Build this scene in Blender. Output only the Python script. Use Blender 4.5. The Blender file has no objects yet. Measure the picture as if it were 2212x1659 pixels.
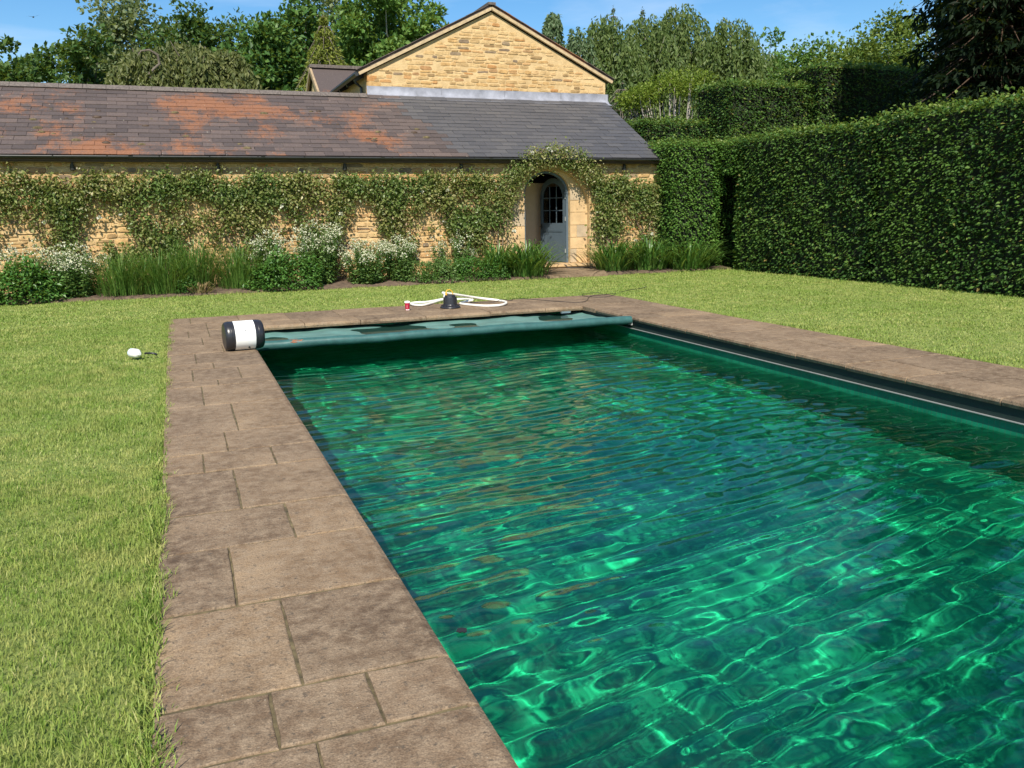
import bpy, math, random
import numpy as np
from mathutils import Matrix, Vector

S = bpy.context.scene
COL = S.collection

# ------------------------------------------------------------------ camera
yaw, pitch, roll = math.radians(21.305), math.radians(11.653), math.radians(-1.008)
cy, sy, cp, sp = math.cos(yaw), math.sin(yaw), math.cos(pitch), math.sin(pitch)
FW = Vector((sy * cp, cy * cp, -sp)); _r = Vector((cy, -sy, 0)); _u = _r.cross(FW)
RT = _r * math.cos(roll) + _u * math.sin(roll); UP = -_r * math.sin(roll) + _u * math.cos(roll)
EYE = Vector((0, 0, 1.5))
cam = bpy.data.cameras.new('camera'); camo = bpy.data.objects.new('camera', cam); COL.objects.link(camo)
_m = Matrix.Identity(4)
for i in range(3):
    _m[i][0] = RT[i]; _m[i][1] = UP[i]; _m[i][2] = -FW[i]; _m[i][3] = EYE[i]
camo.matrix_world = _m
cam.sensor_width = 36; cam.lens = 29.674; cam.clip_start = .05; cam.clip_end = 1500
S.camera = camo

# ------------------------------------------------------------------ world, sun, exposure
SD = Vector((-.36, -.9, 1.0)).normalized()          # towards the sun
SUN_EL = math.asin(SD.z); SUN_ROT = math.atan2(SD.x, SD.y)
W = bpy.data.worlds.new('World'); S.world = W; W.use_nodes = True
_nt = W.node_tree; _bg = _nt.nodes['Background']
_sk = _nt.nodes.new('ShaderNodeTexSky'); _sk.sky_type = 'NISHITA'; _sk.sun_disc = False
_sk.sun_elevation = SUN_EL; _sk.sun_rotation = SUN_ROT
_sk.air_density = 1.0; _sk.dust_density = .2; _sk.ozone_density = 2.0
_hs = _nt.nodes.new('ShaderNodeHueSaturation'); _hs.inputs['Saturation'].default_value = 1.35; _hs.inputs['Value'].default_value = 1.15
_nt.links.new(_sk.outputs[0], _hs.inputs['Color'])
# thin cirrus wisps
_tc = _nt.nodes.new('ShaderNodeTexCoord'); _mp = _nt.nodes.new('ShaderNodeMapping')
_mp.inputs['Rotation'].default_value = (0, .35, .5); _mp.inputs['Scale'].default_value = (1.2, 2.2, 7.0)
_nz = _nt.nodes.new('ShaderNodeTexNoise'); _nz.inputs['Scale'].default_value = 1.9; _nz.inputs['Detail'].default_value = 6; _nz.inputs['Roughness'].default_value = .55
_rp = _nt.nodes.new('ShaderNodeValToRGB'); _rp.color_ramp.elements[0].position = .50; _rp.color_ramp.elements[1].position = .82
_rp.color_ramp.elements[1].color = (.55, .55, .55, 1)
_mx = _nt.nodes.new('ShaderNodeMix'); _mx.data_type = 'RGBA'
_mx.inputs['B'].default_value = (7.5, 8.3, 9.6, 1)
_nt.links.new(_tc.outputs['Generated'], _mp.inputs[0]); _nt.links.new(_mp.outputs[0], _nz.inputs['Vector'])
_nt.links.new(_nz.outputs[0], _rp.inputs[0]); _nt.links.new(_rp.outputs[0], _mx.inputs['Factor'])
_nt.links.new(_hs.outputs[0], _mx.inputs['A']); _nt.links.new(_mx.outputs['Result'], _bg.inputs[0])
_bg.inputs[1].default_value = .082
sun = bpy.data.lights.new('sun', 'SUN'); sun.energy = 4.9; sun.angle = math.radians(.53); sun.color = (1, .93, .80)
suno = bpy.data.objects.new('sun', sun); COL.objects.link(suno)
suno.rotation_euler = SD.to_track_quat('Z', 'Y').to_euler(); suno.location = (-6, -12, 20)
sun.cycles.is_caustics_light = True
S.view_settings.view_transform = 'Standard'; S.view_settings.look = 'None'
S.view_settings.exposure = .62; S.view_settings.gamma = 1.0
S.render.engine = 'CYCLES'
S.cycles.use_denoising = True
S.cycles.max_bounces = 10; S.cycles.diffuse_bounces = 3; S.cycles.glossy_bounces = 4
S.cycles.transmission_bounces = 8; S.cycles.transparent_max_bounces = 12
S.cycles.sample_clamp_indirect = 8

# ------------------------------------------------------------------ pixel helpers (photo seen 2212 px wide)
FP = 29.674 / 36 * 2212
def ray(x, y):
    return FW + RT * ((x - 1106) / FP) - UP * ((y - 829.5) / FP)
def onZ(x, y, z=0.0):
    v = ray(x, y); return EYE + v * ((z - EYE.z) / v.z)
def onY(x, y, Y):
    v = ray(x, y); return EYE + v * (Y / v.y)

# ------------------------------------------------------------------ mesh helpers
def link(o, parent=None):
    COL.objects.link(o)
    if parent is not None: o.parent = parent
    return o
def tag(o, label=None, cat=None, group=None, kind=None):
    if label: o['label'] = label
    if cat: o['category'] = cat
    if group: o['group'] = group
    if kind: o['kind'] = kind
    return o
def thing(name, label, cat, loc=(0, 0, 0), rz=0, group=None):
    o = bpy.data.objects.new(name, None); o.empty_display_size = .2; o.location = loc; o.rotation_euler = (0, 0, rz)
    COL.objects.link(o); return tag(o, label, cat, group)

class MB:
    """collects pieces of geometry into one mesh"""
    def __init__(s): s.V = []; s.F = {3: [], 4: []}; s.n = 0; s.poly = []
    def add(s, V, F):
        V = np.asarray(V, float).reshape(-1, 3); F = np.asarray(F, int)
        s.F[F.shape[1]].append(F + s.n); s.V.append(V); s.n += len(V); return s
    def addp(s, V, polys):
        V = np.asarray(V, float).reshape(-1, 3)
        for p in polys: s.poly.append([i + s.n for i in p])
        s.V.append(V); s.n += len(V); return s
    def box(s, a, b):
        x0, y0, z0 = a; x1, y1, z1 = b
        V = [(x0,y0,z0),(x1,y0,z0),(x1,y1,z0),(x0,y1,z0),(x0,y0,z1),(x1,y0,z1),(x1,y1,z1),(x0,y1,z1)]
        return s.add(V, [(3,2,1,0),(4,5,6,7),(0,1,5,4),(1,2,6,5),(2,3,7,6),(3,0,4,7)])
    def obox(s, c, ax, ay, az):
        c, ax, ay, az = [np.asarray(q, float) for q in (c, ax, ay, az)]
        V = [c + i*ax + j*ay + k*az for k in (-1, 1) for (i, j) in ((-1,-1),(1,-1),(1,1),(-1,1))]
        return s.add(V, [(3,2,1,0),(4,5,6,7),(0,1,5,4),(1,2,6,5),(2,3,7,6),(3,0,4,7)])
    def tube(s, pts, rad, n=6, cap=True):
        P = np.asarray(pts, float); m = len(P); R = np.broadcast_to(np.asarray(rad, float), (m,))
        T = np.gradient(P, axis=0); T /= np.linalg.norm(T, axis=1)[:, None] + 1e-9
        ref = np.array([0, 0, 1.]) if abs(T[0, 2]) < .9 else np.array([1., 0, 0])
        a = np.linspace(0, 2*math.pi, n, endpoint=False); V = []
        for i in range(m):
            u = np.cross(T[i], ref); L = np.linalg.norm(u)
            if L < 1e-3: u = np.cross(T[i], [0, 1., .1]); L = np.linalg.norm(u)
            u /= L; w = np.cross(u, T[i]); ref = w
            V.append(P[i] + R[i]*(np.cos(a)[:, None]*u + np.sin(a)[:, None]*w))
        V = np.concatenate(V); F = []
        for i in range(m-1):
            for j in range(n):
                k = (j+1) % n; F.append((i*n+j, (i+1)*n+j, (i+1)*n+k, i*n+k))
        s.add(V, F)
        if cap:
            s.addp(V[:n], [list(range(n))]); s.addp(V[-n:], [list(range(n))[::-1]])
        return s
    def lathe(s, prof, n=24, M=None):
        """prof: list of (r, z) round the Z axis, then matrix M"""
        a = np.linspace(0, 2*math.pi, n, endpoint=False); V = []
        for r, z in prof: V.append(np.stack([r*np.cos(a), r*np.sin(a), np.full(n, z)], 1))
        V = np.concatenate(V); F = []
        for i in range(len(prof)-1):
            for j in range(n):
                k = (j+1) % n; F.append((i*n+j, i*n+k, (i+1)*n+k, (i+1)*n+j))
        if M is not None:
            M = np.array(M); V = V @ M[:3, :3].T + M[:3, 3]
        s.add(V, F); s.addp(V[:n], [list(range(n))[::-1]]); s.addp(V[-n:], [list(range(n))]); return s
    def data(s, name, mat=None, smooth=False):
        me = bpy.data.meshes.new(name)
        V = np.concatenate(s.V) if s.V else np.zeros((0, 3))
        loops = []; tot = []
        for k in (3, 4):
            for F in s.F[k]: loops.append(F.ravel()); tot.append(np.full(len(F), k))
        for p in s.poly: loops.append(np.array(p)); tot.append(np.array([len(p)]))
        loops = np.concatenate(loops); tot = np.concatenate(tot)
        start = np.concatenate([[0], np.cumsum(tot)[:-1]])
        me.vertices.add(len(V)); me.vertices.foreach_set('co', V.astype(np.float32).ravel())
        me.loops.add(len(loops)); me.loops.foreach_set('vertex_index', loops.astype(np.int32))
        me.polygons.add(len(tot)); me.polygons.foreach_set('loop_start', start.astype(np.int32))
        me.update(calc_edges=True)
        me.polygons.foreach_set('use_smooth', np.full(len(tot), bool(smooth)))
        if mat: me.materials.append(mat)
        return me
    def obj(s, name, mat=None, parent=None, smooth=False, **k):
        o = bpy.data.objects.new(name, s.data(name, mat, smooth)); link(o, parent); return tag(o, **k) if k else o

def inst(name, me, parent, M):
    o = bpy.data.objects.new(name, me); link(o, parent); o.matrix_local = M; return o

def norm(a): return a / (np.linalg.norm(a, axis=-1, keepdims=True) + 1e-9)
def leaf_quads(mb, P, D, N, L, Wd, fold=.18):
    """diamond leaves: base P, direction D, normal N, length L, width Wd"""
    P = np.asarray(P, float); D = norm(D); Sx = norm(np.cross(D, N)); Nn = norm(np.cross(Sx, D))
    L = np.broadcast_to(L, (len(P),))[:, None]; Wd = np.broadcast_to(Wd, (len(P),))[:, None]
    mid = P + D*L*.45
    V = np.stack([P, mid + Sx*Wd*.5 + Nn*Wd*fold, P + D*L, mid - Sx*Wd*.5 + Nn*Wd*fold], 1).reshape(-1, 3)
    i = np.arange(len(P))*4
    mb.add(V, np.stack([np.stack([i, i+1, i+2], 1), np.stack([i, i+2, i+3], 1)], 1).reshape(-1, 3))
def rdir(rng, n): return norm(rng.normal(size=(n, 3)))

# ------------------------------------------------------------------ materials
def nmat(name):
    m = bpy.data.materials.new(name); m.use_nodes = True
    return m, m.node_tree.nodes, m.node_tree.links, m.node_tree.nodes['Principled BSDF']
def N(nodes, t, **k):
    n = nodes.new('ShaderNode' + t)
    for a, b in k.items(): setattr(n, a, b)
    return n
def ramp(nodes, stops, interp='LINEAR'):
    r = nodes.new('ShaderNodeValToRGB'); e = r.color_ramp.elements; r.color_ramp.interpolation = interp
    while len(e) < len(stops): e.new(.5)
    for el, (p, c) in zip(e, stops): el.position = p; el.color = (*c, 1) if len(c) == 3 else c
    return r
def noise(nodes, links, scale, detail=4, rough=.55, vec=None, dist=0):
    t = nodes.new('ShaderNodeTexNoise'); t.inputs['Scale'].default_value = scale; t.inputs['Detail'].default_value = detail
    t.inputs['Roughness'].default_value = rough; t.inputs['Distortion'].default_value = dist
    if vec is not None: links.new(vec, t.inputs['Vector'])
    return t
def mixc(nodes, links, f, a, b, mode='MIX'):
    m = nodes.new('ShaderNodeMix'); m.data_type = 'RGBA'; m.blend_type = mode; m.clamp_factor = True
    for s, v in (('Factor', f), ('A', a), ('B', b)):
        if hasattr(v, 'is_linked'): links.new(v, m.inputs[s])
        elif s == 'Factor': m.inputs[s].default_value = v
        else: m.inputs[s].default_value = (*v, 1)
    return m.outputs['Result']
def bump(nodes, links, b, h, strength=.5, dist=.01):
    n = nodes.new('ShaderNodeBump'); n.inputs['Strength'].default_value = strength; n.inputs['Distance'].default_value = dist
    links.new(h, n.inputs['Height']); links.new(n.outputs[0], b.inputs['Normal'])
def pos(nodes): return nodes.new('ShaderNodeNewGeometry').outputs['Position']

def plain(name, col, rough=.5, metal=0, spec=.5, var=.12, scale=9, bmp=0):
    m, n, l, b = nmat(name); p = pos(n)
    nz = noise(n, l, scale, 5, .6, p)
    r = ramp(n, [(.25, tuple(c*(1-var*1.6) for c in col)), (.75, tuple(min(1, c*(1+var)) for c in col))])
    l.new(nz.outputs[0], r.inputs[0]); l.new(r.outputs[0], b.inputs['Base Color'])
    b.inputs['Roughness'].default_value = rough; b.inputs['Metallic'].default_value = metal; b.inputs['Specular IOR Level'].default_value = spec
    if bmp: bump(n, l, b, nz.outputs[0], bmp, .01)
    return m

def leafmat(name, stops, transl=.3, rough=.45, spec=.35, patch=None, pscale=.6):
    """colour varies leaf by leaf; patch = (colour, amount) drifts whole clumps"""
    m, n, l, b = nmat(name); g = n.new('ShaderNodeNewGeometry')
    r = ramp(n, stops); l.new(g.outputs['Random Per Island'], r.inputs[0]); c = r.outputs[0]
    if patch:
        nz = noise(n, l, pscale, 3, .5, g.outputs['Position']); rr = ramp(n, [(.42, (0, 0, 0)), (.62, (patch[1],)*3)])
        l.new(nz.outputs[0], rr.inputs[0]); c = mixc(n, l, rr.outputs[0], c, patch[0])
    l.new(c, b.inputs['Base Color']); b.inputs['Roughness'].default_value = rough; b.inputs['Specular IOR Level'].default_value = spec
    t = n.new('ShaderNodeBsdfTranslucent'); tc = mixc(n, l, .55, c, (.30, .36, .03)); l.new(tc, t.inputs[0])
    ms = n.new('ShaderNodeMixShader'); ms.inputs[0].default_value = transl
    l.new(b.outputs[0], ms.inputs[1]); l.new(t.outputs[0], ms.inputs[2]); l.new(ms.outputs[0], n['Material Output'].inputs[0])
    return m

def m_grass(name='grass_blades'):
    m, n, l, b = nmat(name); g = n.new('ShaderNodeNewGeometry'); p = g.outputs['Position']
    big = noise(n, l, .55, 3, .6, p); mid = noise(n, l, 3.4, 5, .65, p)
    r = ramp(n, [(0, (.120, .205, .030)), (.35, (.185, .285, .045)), (.65, (.265, .355, .068)), (.88, (.37, .41, .11)), (1, (.50, .46, .22))])
    l.new(g.outputs['Random Per Island'], r.inputs[0])
    f1 = ramp(n, [(.42, (0, 0, 0)), (.62, (.8,)*3)]); l.new(mid.outputs[0], f1.inputs[0])
    c = mixc(n, l, f1.outputs[0], r.outputs[0], (.42, .425, .135))
    sm = noise(n, l, 11, 4, .65, p); f5 = ramp(n, [(.50, (0, 0, 0)), (.64, (.75,)*3)]); l.new(sm.outputs[0], f5.inputs[0]); c = mixc(n, l, f5.outputs[0], c, (.125, .215, .034))
    f2 = ramp(n, [(.45, (0, 0, 0)), (.65, (.55,)*3)]); l.new(big.outputs[0], f2.inputs[0])
    c = mixc(n, l, f2.outputs[0], c, (.165, .270, .040))
    l.new(c, b.inputs['Base Color']); b.inputs['Roughness'].default_value = .5; b.inputs['Specular IOR Level'].default_value = .25
    t = n.new('ShaderNodeBsdfTranslucent'); l.new(c, t.inputs[0]); ms = n.new('ShaderNodeMixShader'); ms.inputs[0].default_value = .3
    l.new(b.outputs[0], ms.inputs[1]); l.new(t.outputs[0], ms.inputs[2]); l.new(ms.outputs[0], n['Material Output'].inputs[0])
    return m
def m_lawn():
    m, n, l, b = nmat('lawn_ground'); p = pos(n)
    fine = noise(n, l, 60, 6, .7, p); mid = noise(n, l, 2.6, 4, .6, p); big = noise(n, l, .55, 3, .6, p)
    r = ramp(n, [(.3, (.095, .155, .024)), (.55, (.19, .255, .045)), (.75, (.29, .31, .09))]); l.new(fine.outputs[0], r.inputs[0])
    f1 = ramp(n, [(.40, (0, 0, 0)), (.68, (.7,)*3)]); l.new(mid.outputs[0], f1.inputs[0])
    c = mixc(n, l, f1.outputs[0], r.outputs[0], (.28, .315, .085))
    l.new(c, b.inputs['Base Color']); b.inputs['Roughness'].default_value = .9; bump(n, l, b, fine.outputs[0], .8, .03)
    return m
def m_slab():
    m, n, l, b = nmat('paving_stone'); p = pos(n); oi = n.new('ShaderNodeObjectInfo')
    a1 = noise(n, l, 2.2, 6, .62, p); a2 = noise(n, l, 14, 6, .7, p); a3 = noise(n, l, 70, 3, .6, p); a4 = noise(n, l, 34, 4, .75, p)
    r = ramp(n, [(.32, (.112, .076, .049)), (.5, (.172, .121, .079)), (.68, (.265, .196, .132))]); l.new(a1.outputs[0], r.inputs[0])
    tint = ramp(n, [(0, (.74, .72, .70)), (.5, (1, .98, .95)), (1, (1.22, 1.18, 1.08))]); l.new(oi.outputs['Random'], tint.inputs[0])
    c = mixc(n, l, 1.0, r.outputs[0], tint.outputs[0], 'MULTIPLY')
    f2 = ramp(n, [(.40, (0, 0, 0)), (.64, (.75,)*3)]); l.new(a2.outputs[0], f2.inputs[0])
    c = mixc(n, l, f2.outputs[0], c, (.285, .218, .150))
    a6 = noise(n, l, 150, 3, .75, p); gr = ramp(n, [(.32, (.62, .60, .58)), (.68, (1.32, 1.30, 1.26))]); l.new(a6.outputs[0], gr.inputs[0]); c = mixc(n, l, 1.0, c, gr.outputs[0], 'MULTIPLY')
    f3 = ramp(n, [(.57, (0, 0, 0)), (.66, (.85,)*3)]); l.new(a4.outputs[0], f3.inputs[0])
    c = mixc(n, l, f3.outputs[0], c, (.085, .068, .05))
    f4 = ramp(n, [(.70, (0, 0, 0)), (.76, (.8,)*3)]); l.new(a3.outputs[0], f4.inputs[0])
    c = mixc(n, l, f4.outputs[0], c, (.50, .43, .32))
    l.new(c, b.inputs['Base Color']); b.inputs['Roughness'].default_value = .82; b.inputs['Specular IOR Level'].default_value = .3
    hs = mixc(n, l, .5, a2.outputs[0], a3.outputs[0]); bump(n, l, b, hs, .9, .010)
    return m
def m_stone(name, island=False, seed=0, bright=1.0):
    m, n, l, b = nmat(name); p = pos(n)
    rnd = n.new('ShaderNodeNewGeometry').outputs['Random Per Island'] if island else n.new('ShaderNodeObjectInfo').outputs['Random']
    q = lambda *c: tuple(v*bright for v in c)
    r = ramp(n, [(0, q(.27, .18, .09)), (.12, q(.42, .285, .14)), (.35, q(.54, .385, .20)), (.6, q(.48, .305, .135)), (.78, q(.58, .42, .23)), (.9, q(.44, .23, .09)), (.95, q(.28, .21, .135)), (1, q(.21, .155, .11))]); l.new(rnd, r.inputs[0])
    a1 = noise(n, l, 9, 6, .65, p); a2 = noise(n, l, 45, 4, .7, p)
    rr = ramp(n, [(.3, (.66, .62, .56)), (.6, (1.08, 1.07, 1.04))]); l.new(a1.outputs[0], rr.inputs[0])
    c = mixc(n, l, 1, r.outputs[0], rr.outputs[0], 'MULTIPLY')
    l.new(c, b.inputs['Base Color']); b.inputs['Roughness'].default_value = .9; b.inputs['Specular IOR Level'].default_value = .2
    h = mixc(n, l, .35, a1.outputs[0], a2.outputs[0]); bump(n, l, b, h, .9, .03)
    return m
def m_mortar():
    m, n, l, b = nmat('lime_mortar'); p = pos(n)
    a1 = noise(n, l, 5, 6, .65, p); a2 = noise(n, l, 40, 4, .7, p)
    r = ramp(n, [(.3, (.44, .305, .150)), (.65, (.60, .435, .230))]); l.new(a1.outputs[0], r.inputs[0])
    l.new(r.outputs[0], b.inputs['Base Color']); b.inputs['Roughness'].default_value = .95; bump(n, l, b, a2.outputs[0], .7, .02)
    return m
def m_slate_old(island):
    m, n, l, b = nmat('old_slate_joined' if island else 'old_slate'); p = pos(n)
    rnd = n.new('ShaderNodeNewGeometry').outputs['Random Per Island'] if island else n.new('ShaderNodeObjectInfo').outputs['Random']
    r = ramp(n, [(0, (.060, .046, .043)), (.5, (.084, .064, .059)), (1, (.112, .083, .073))]); l.new(rnd, r.inputs[0])
    a1 = noise(n, l, .62, 3, .55, p); a2 = noise(n, l, 7, 5, .7, p); a3 = noise(n, l, 30, 4, .65, p); a4 = noise(n, l, 20, 2, .5, p)
    f = N(n, 'Math', operation='MULTIPLY_ADD'); l.new(a2.outputs[0], f.inputs[0]); f.inputs[1].default_value = .38; l.new(a1.outputs[0], f.inputs[2])
    f2 = N(n, 'Math', operation='MULTIPLY_ADD'); l.new(rnd, f2.inputs[0]); f2.inputs[1].default_value = .05; l.new(f.outputs[0], f2.inputs[2])
    a5 = noise(n, l, 55, 3, .7, p); f3 = N(n, 'Math', operation='MULTIPLY_ADD'); l.new(a5.outputs[0], f3.inputs[0]); f3.inputs[1].default_value = .30; l.new(f2.outputs[0], f3.inputs[2]); f2 = f3
    g1 = ramp(n, [(.895, (0, 0, 0)), (1.0, (.70,)*3)]); l.new(f2.outputs[0], g1.inputs[0])
    c = mixc(n, l, g1.outputs[0], r.outputs[0], (.27, .105, .040))
    g3 = ramp(n, [(.30, (.75, .73, .74)), (.65, (1.1, 1.1, 1.08))]); l.new(a3.outputs[0], g3.inputs[0])
    c = mixc(n, l, 1, c, g3.outputs[0], 'MULTIPLY')
    g2 = ramp(n, [(.735, (0, 0, 0)), (.76, (.8,)*3)]); l.new(a4.outputs[0], g2.inputs[0])
    c = mixc(n, l, g2.outputs[0], c, (.42, .38, .30))
    l.new(c, b.inputs['Base Color']); b.inputs['Roughness'].default_value = .75; bump(n, l, b, a3.outputs[0], .4, .01)
    return m
def m_slate_new(island):
    m, n, l, b = nmat('grey_slate_joined' if island else 'grey_slate'); p = pos(n)
    rnd = n.new('ShaderNodeNewGeometry').outputs['Random Per Island'] if island else n.new('ShaderNodeObjectInfo').outputs['Random']
    r = ramp(n, [(0, (.060, .060, .066)), (.6, (.071, .070, .076)), (1, (.084, .081, .083))]); l.new(rnd, r.inputs[0])
    a3 = noise(n, l, 26, 4, .6, p); g3 = ramp(n, [(.30, (.85,)*3), (.65, (1.08,)*3)]); l.new(a3.outputs[0], g3.inputs[0])
    c = mixc(n, l, 1, r.outputs[0], g3.outputs[0], 'MULTIPLY'); l.new(c, b.inputs['Base Color'])
    b.inputs['Roughness'].default_value = .6; bump(n, l, b, a3.outputs[0], .25, .006)
    return m
def m_tile(name='green_pool_mosaic', k=1.0):
    """small green glass mosaic of the pool lining"""
    m, n, l, b = nmat(name); p = pos(n); sep = N(n, 'SeparateXYZ'); l.new(p, sep.inputs[0])
    nrm = n.new('ShaderNodeNewGeometry').outputs['Normal']; sn = N(n, 'SeparateXYZ'); l.new(nrm, sn.inputs[0])
    # grout grid on each axis whose plane the face lies in
    def axis(ch):
        a = N(n, 'Math', operation='MODULO'); d = N(n, 'Math', operation='ADD'); d.inputs[1].default_value = 50.0; l.new(sep.outputs[ch], d.inputs[0])
        l.new(d.outputs[0], a.inputs[0]); a.inputs[1].default_value = .05
        c = N(n, 'Math', operation='LESS_THAN'); l.new(a.outputs[0], c.inputs[0]); c.inputs[1].default_value = .0045
        k = N(n, 'Math', operation='ABSOLUTE'); l.new(sn.outputs[ch], k.inputs[0])
        j = N(n, 'Math', operation='LESS_THAN'); l.new(k.outputs[0], j.inputs[0]); j.inputs[1].default_value = .5
        q = N(n, 'Math', operation='MULTIPLY'); l.new(c.outputs[0], q.inputs[0]); l.new(j.outputs[0], q.inputs[1]); return q.outputs[0]
    mx1 = N(n, 'Math', operation='MAXIMUM'); l.new(axis(0), mx1.inputs[0]); l.new(axis(1), mx1.inputs[1])
    mx2 = N(n, 'Math', operation='MAXIMUM'); l.new(mx1.outputs[0], mx2.inputs[0]); l.new(axis(2), mx2.inputs[1])
    dp = N(n, 'Math', operation='GREATER_THAN'); l.new(sep.outputs[2], dp.inputs[0]); dp.inputs[1].default_value = -1.2
    gr_ = N(n, 'Math', operation='MULTIPLY'); l.new(mx2.outputs[0], gr_.inputs[0]); l.new(dp.outputs[0], gr_.inputs[1]); mx2 = gr_
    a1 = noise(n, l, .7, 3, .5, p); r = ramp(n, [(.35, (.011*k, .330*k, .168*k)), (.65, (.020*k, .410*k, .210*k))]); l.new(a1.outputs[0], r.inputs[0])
    vo = N(n, 'TexVoronoi'); vo.inputs['Scale'].default_value = 20; l.new(p, vo.inputs['Vector'])
    rr = ramp(n, [(0, (.8, .8, .8)), (1, (1.2, 1.2, 1.2))]); l.new(vo.outputs['Color'], rr.inputs[0])
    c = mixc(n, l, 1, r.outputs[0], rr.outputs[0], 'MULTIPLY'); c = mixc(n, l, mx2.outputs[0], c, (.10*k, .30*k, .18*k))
    l.new(c, b.inputs['Base Color']); b.inputs['Roughness'].default_value = .35; b.inputs['Specular IOR Level'].default_value = .4
    return m
def m_water():
    m, n, l, b = nmat('water'); n.remove(b)
    g = n.new('ShaderNodeBsdfGlass'); g.inputs['IOR'].default_value = 1.333; g.inputs['Roughness'].default_value = 0
    g.inputs['Color'].default_value = (.80, 1.0, .90, 1); l.new(g.outputs[0], n['Material Output'].inputs[0]); return m
def m_clear(name, tint, ior=1.45):
    m, n, l, b = nmat(name); n.remove(b)
    t = n.new('ShaderNodeBsdfTransparent'); t.inputs[0].default_value = (*tint, 1); g = n.new('ShaderNodeBsdfGlossy'); g.inputs['Roughness'].default_value = .03
    f = n.new('ShaderNodeFresnel'); f.inputs[0].default_value = ior; ms = n.new('ShaderNodeMixShader')
    l.new(f.outputs[0], ms.inputs[0]); l.new(t.outputs[0], ms.inputs[1]); l.new(g.outputs[0], ms.inputs[2]); l.new(ms.outputs[0], n['Material Output'].inputs[0]); return m
def m_bark(name, a, bc, scale=6):
    m, n, l, b = nmat(name); p = pos(n); mp = N(n, 'Mapping'); mp.inputs['Scale'].default_value = (1, 1, .25); l.new(p, mp.inputs[0])
    z = noise(n, l, scale, 6, .7, mp.outputs[0]); r = ramp(n, [(.35, a), (.65, bc)]); l.new(z.outputs[0], r.inputs[0]); l.new(r.outputs[0], b.inputs['Base Color'])
    b.inputs['Roughness'].default_value = .9; bump(n, l, b, z.outputs[0], .8, .03); return m

M = {}
M['grass'] = m_grass(); M['lawn'] = m_lawn(); M['slab'] = m_slab(); M['stone'] = m_stone('ochre_stone'); M['stone_j'] = m_stone('ochre_stone_joined', True)
M['mortar'] = m_mortar(); M['so'] = m_slate_old(False); M['soj'] = m_slate_old(True); M['sn'] = m_slate_new(False); M['snj'] = m_slate_new(True)
M['tile'] = m_tile(); M['tile_side'] = m_tile('dimmed_side_mosaic', .50); M['water'] = m_water()  # one mosaic: floor copy brightened for lost caustic light, side copy dimmed
M['joint'] = plain('mossy_joint', (.125, .098, .048), .95, var=.55, scale=16, bmp=.6)
M['soil'] = plain('dry_soil', (.11, .075, .05), .95, var=.4, scale=14, bmp=.8)
M['ashlar'] = plain('ashlar_block', (.56, .38, .20), .85, var=.18, scale=4, bmp=.15)
M['ashlar2'] = plain('ashlar_block_grey', (.43, .33, .22), .85, var=.18, scale=4, bmp=.15)
M['blue'] = plain('blue_grey_door_paint', (.090, .122, .150), .45, var=.06, scale=6)
M['glass'] = m_clear('window_glass', (.92, .94, .93)); M['puddle'] = m_clear('puddle_water', (.42, .52, .50), 1.33)
M['beige'] = plain('beige_plaster', (.66, .48, .31), .9, var=.05)
M['darkwood'] = plain('dark_interior_wood', (.06, .035, .02), .7, var=.2)
M['floorin'] = plain('interior_floor', (.2, .15, .1), .7)
M['white'] = plain('white_paint', (.80, .79, .76), .5, var=.03)
M['black'] = plain('black_plastic', (.022, .022, .026), .32, var=.15)
M['gutter'] = plain('black_cast_gutter', (.028, .029, .031), .4, var=.2)
M['iron'] = plain('dark_iron', (.02, .02, .02), .5)
M['lead'] = plain('grey_lead', (.27, .28, .33), .55, metal=.15, var=.28, scale=4)
M['wood'] = plain('weathered_bargeboard', (.34, .25, .15), .8, var=.25, scale=5)
M['verge'] = plain('verge_mortar', (.46, .35, .21), .9, var=.2, scale=12)
M['ridge'] = plain('ridge_tile_grey', (.13, .108, .095), .85, var=.35, scale=22, bmp=.3)
M['cover'] = plain('teal_cover_fabric', (.115, .240, .210), .45, var=.16, scale=5, bmp=.15)
M['coverbar'] = plain('teal_cover_hem', (.036, .108, .102), .4, var=.2, scale=8, bmp=.2)
M['label'] = plain('white_label', (.86, .86, .84), .4, var=.02)
M['red'] = plain('crimson_card', (.42, .012, .045), .4, var=.05)
M['hose'] = plain('white_hose', (.80, .77, .70), .45, var=.05)
M['yellow'] = plain('yellow_rope', (.75, .40, .03), .5, var=.1)
M['coping_shade'] = plain('painted_coping_shade', (.012, .026, .022), .6)  # near-black colour standing in for the shade below the coping
M['track'] = plain('aluminium_track', (.34, .35, .34), .45, metal=.2, var=.1)
M['twig'] = m_bark('brown_twig', (.11, .075, .045), (.30, .22, .14), 20)
M['bark'] = m_bark('grey_bark', (.07, .055, .04), (.17, .145, .115)); M['birch'] = m_bark('pale_bark', (.20, .18, .15), (.50, .46, .40), 4)
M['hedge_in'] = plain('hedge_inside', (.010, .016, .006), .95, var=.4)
M['rust'] = plain('rust_stain', (.30, .11, .05), .8, var=.3, scale=60)
M['petal'] = leafmat('white_petal', [(0, (.62, .62, .50)), (.5, (.78, .77, .66)), (1, (.85, .85, .80))], .25, .6, .2)
M['valer'] = leafmat('cream_floret', [(0, (.42, .46, .27)), (.4, (.60, .60, .42)), (1, (.80, .79, .65))], .3, .6, .2)
M['hedge'] = leafmat('hedge_leaf', [(0, (.014, .044, .009)), (.45, (.028, .080, .015)), (.8, (.060, .135, .024)), (.97, (.13, .21, .042)), (1, (.22, .13, .04))], .25, .55, .22, ((.085, .165, .028), .6), .55)
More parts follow.
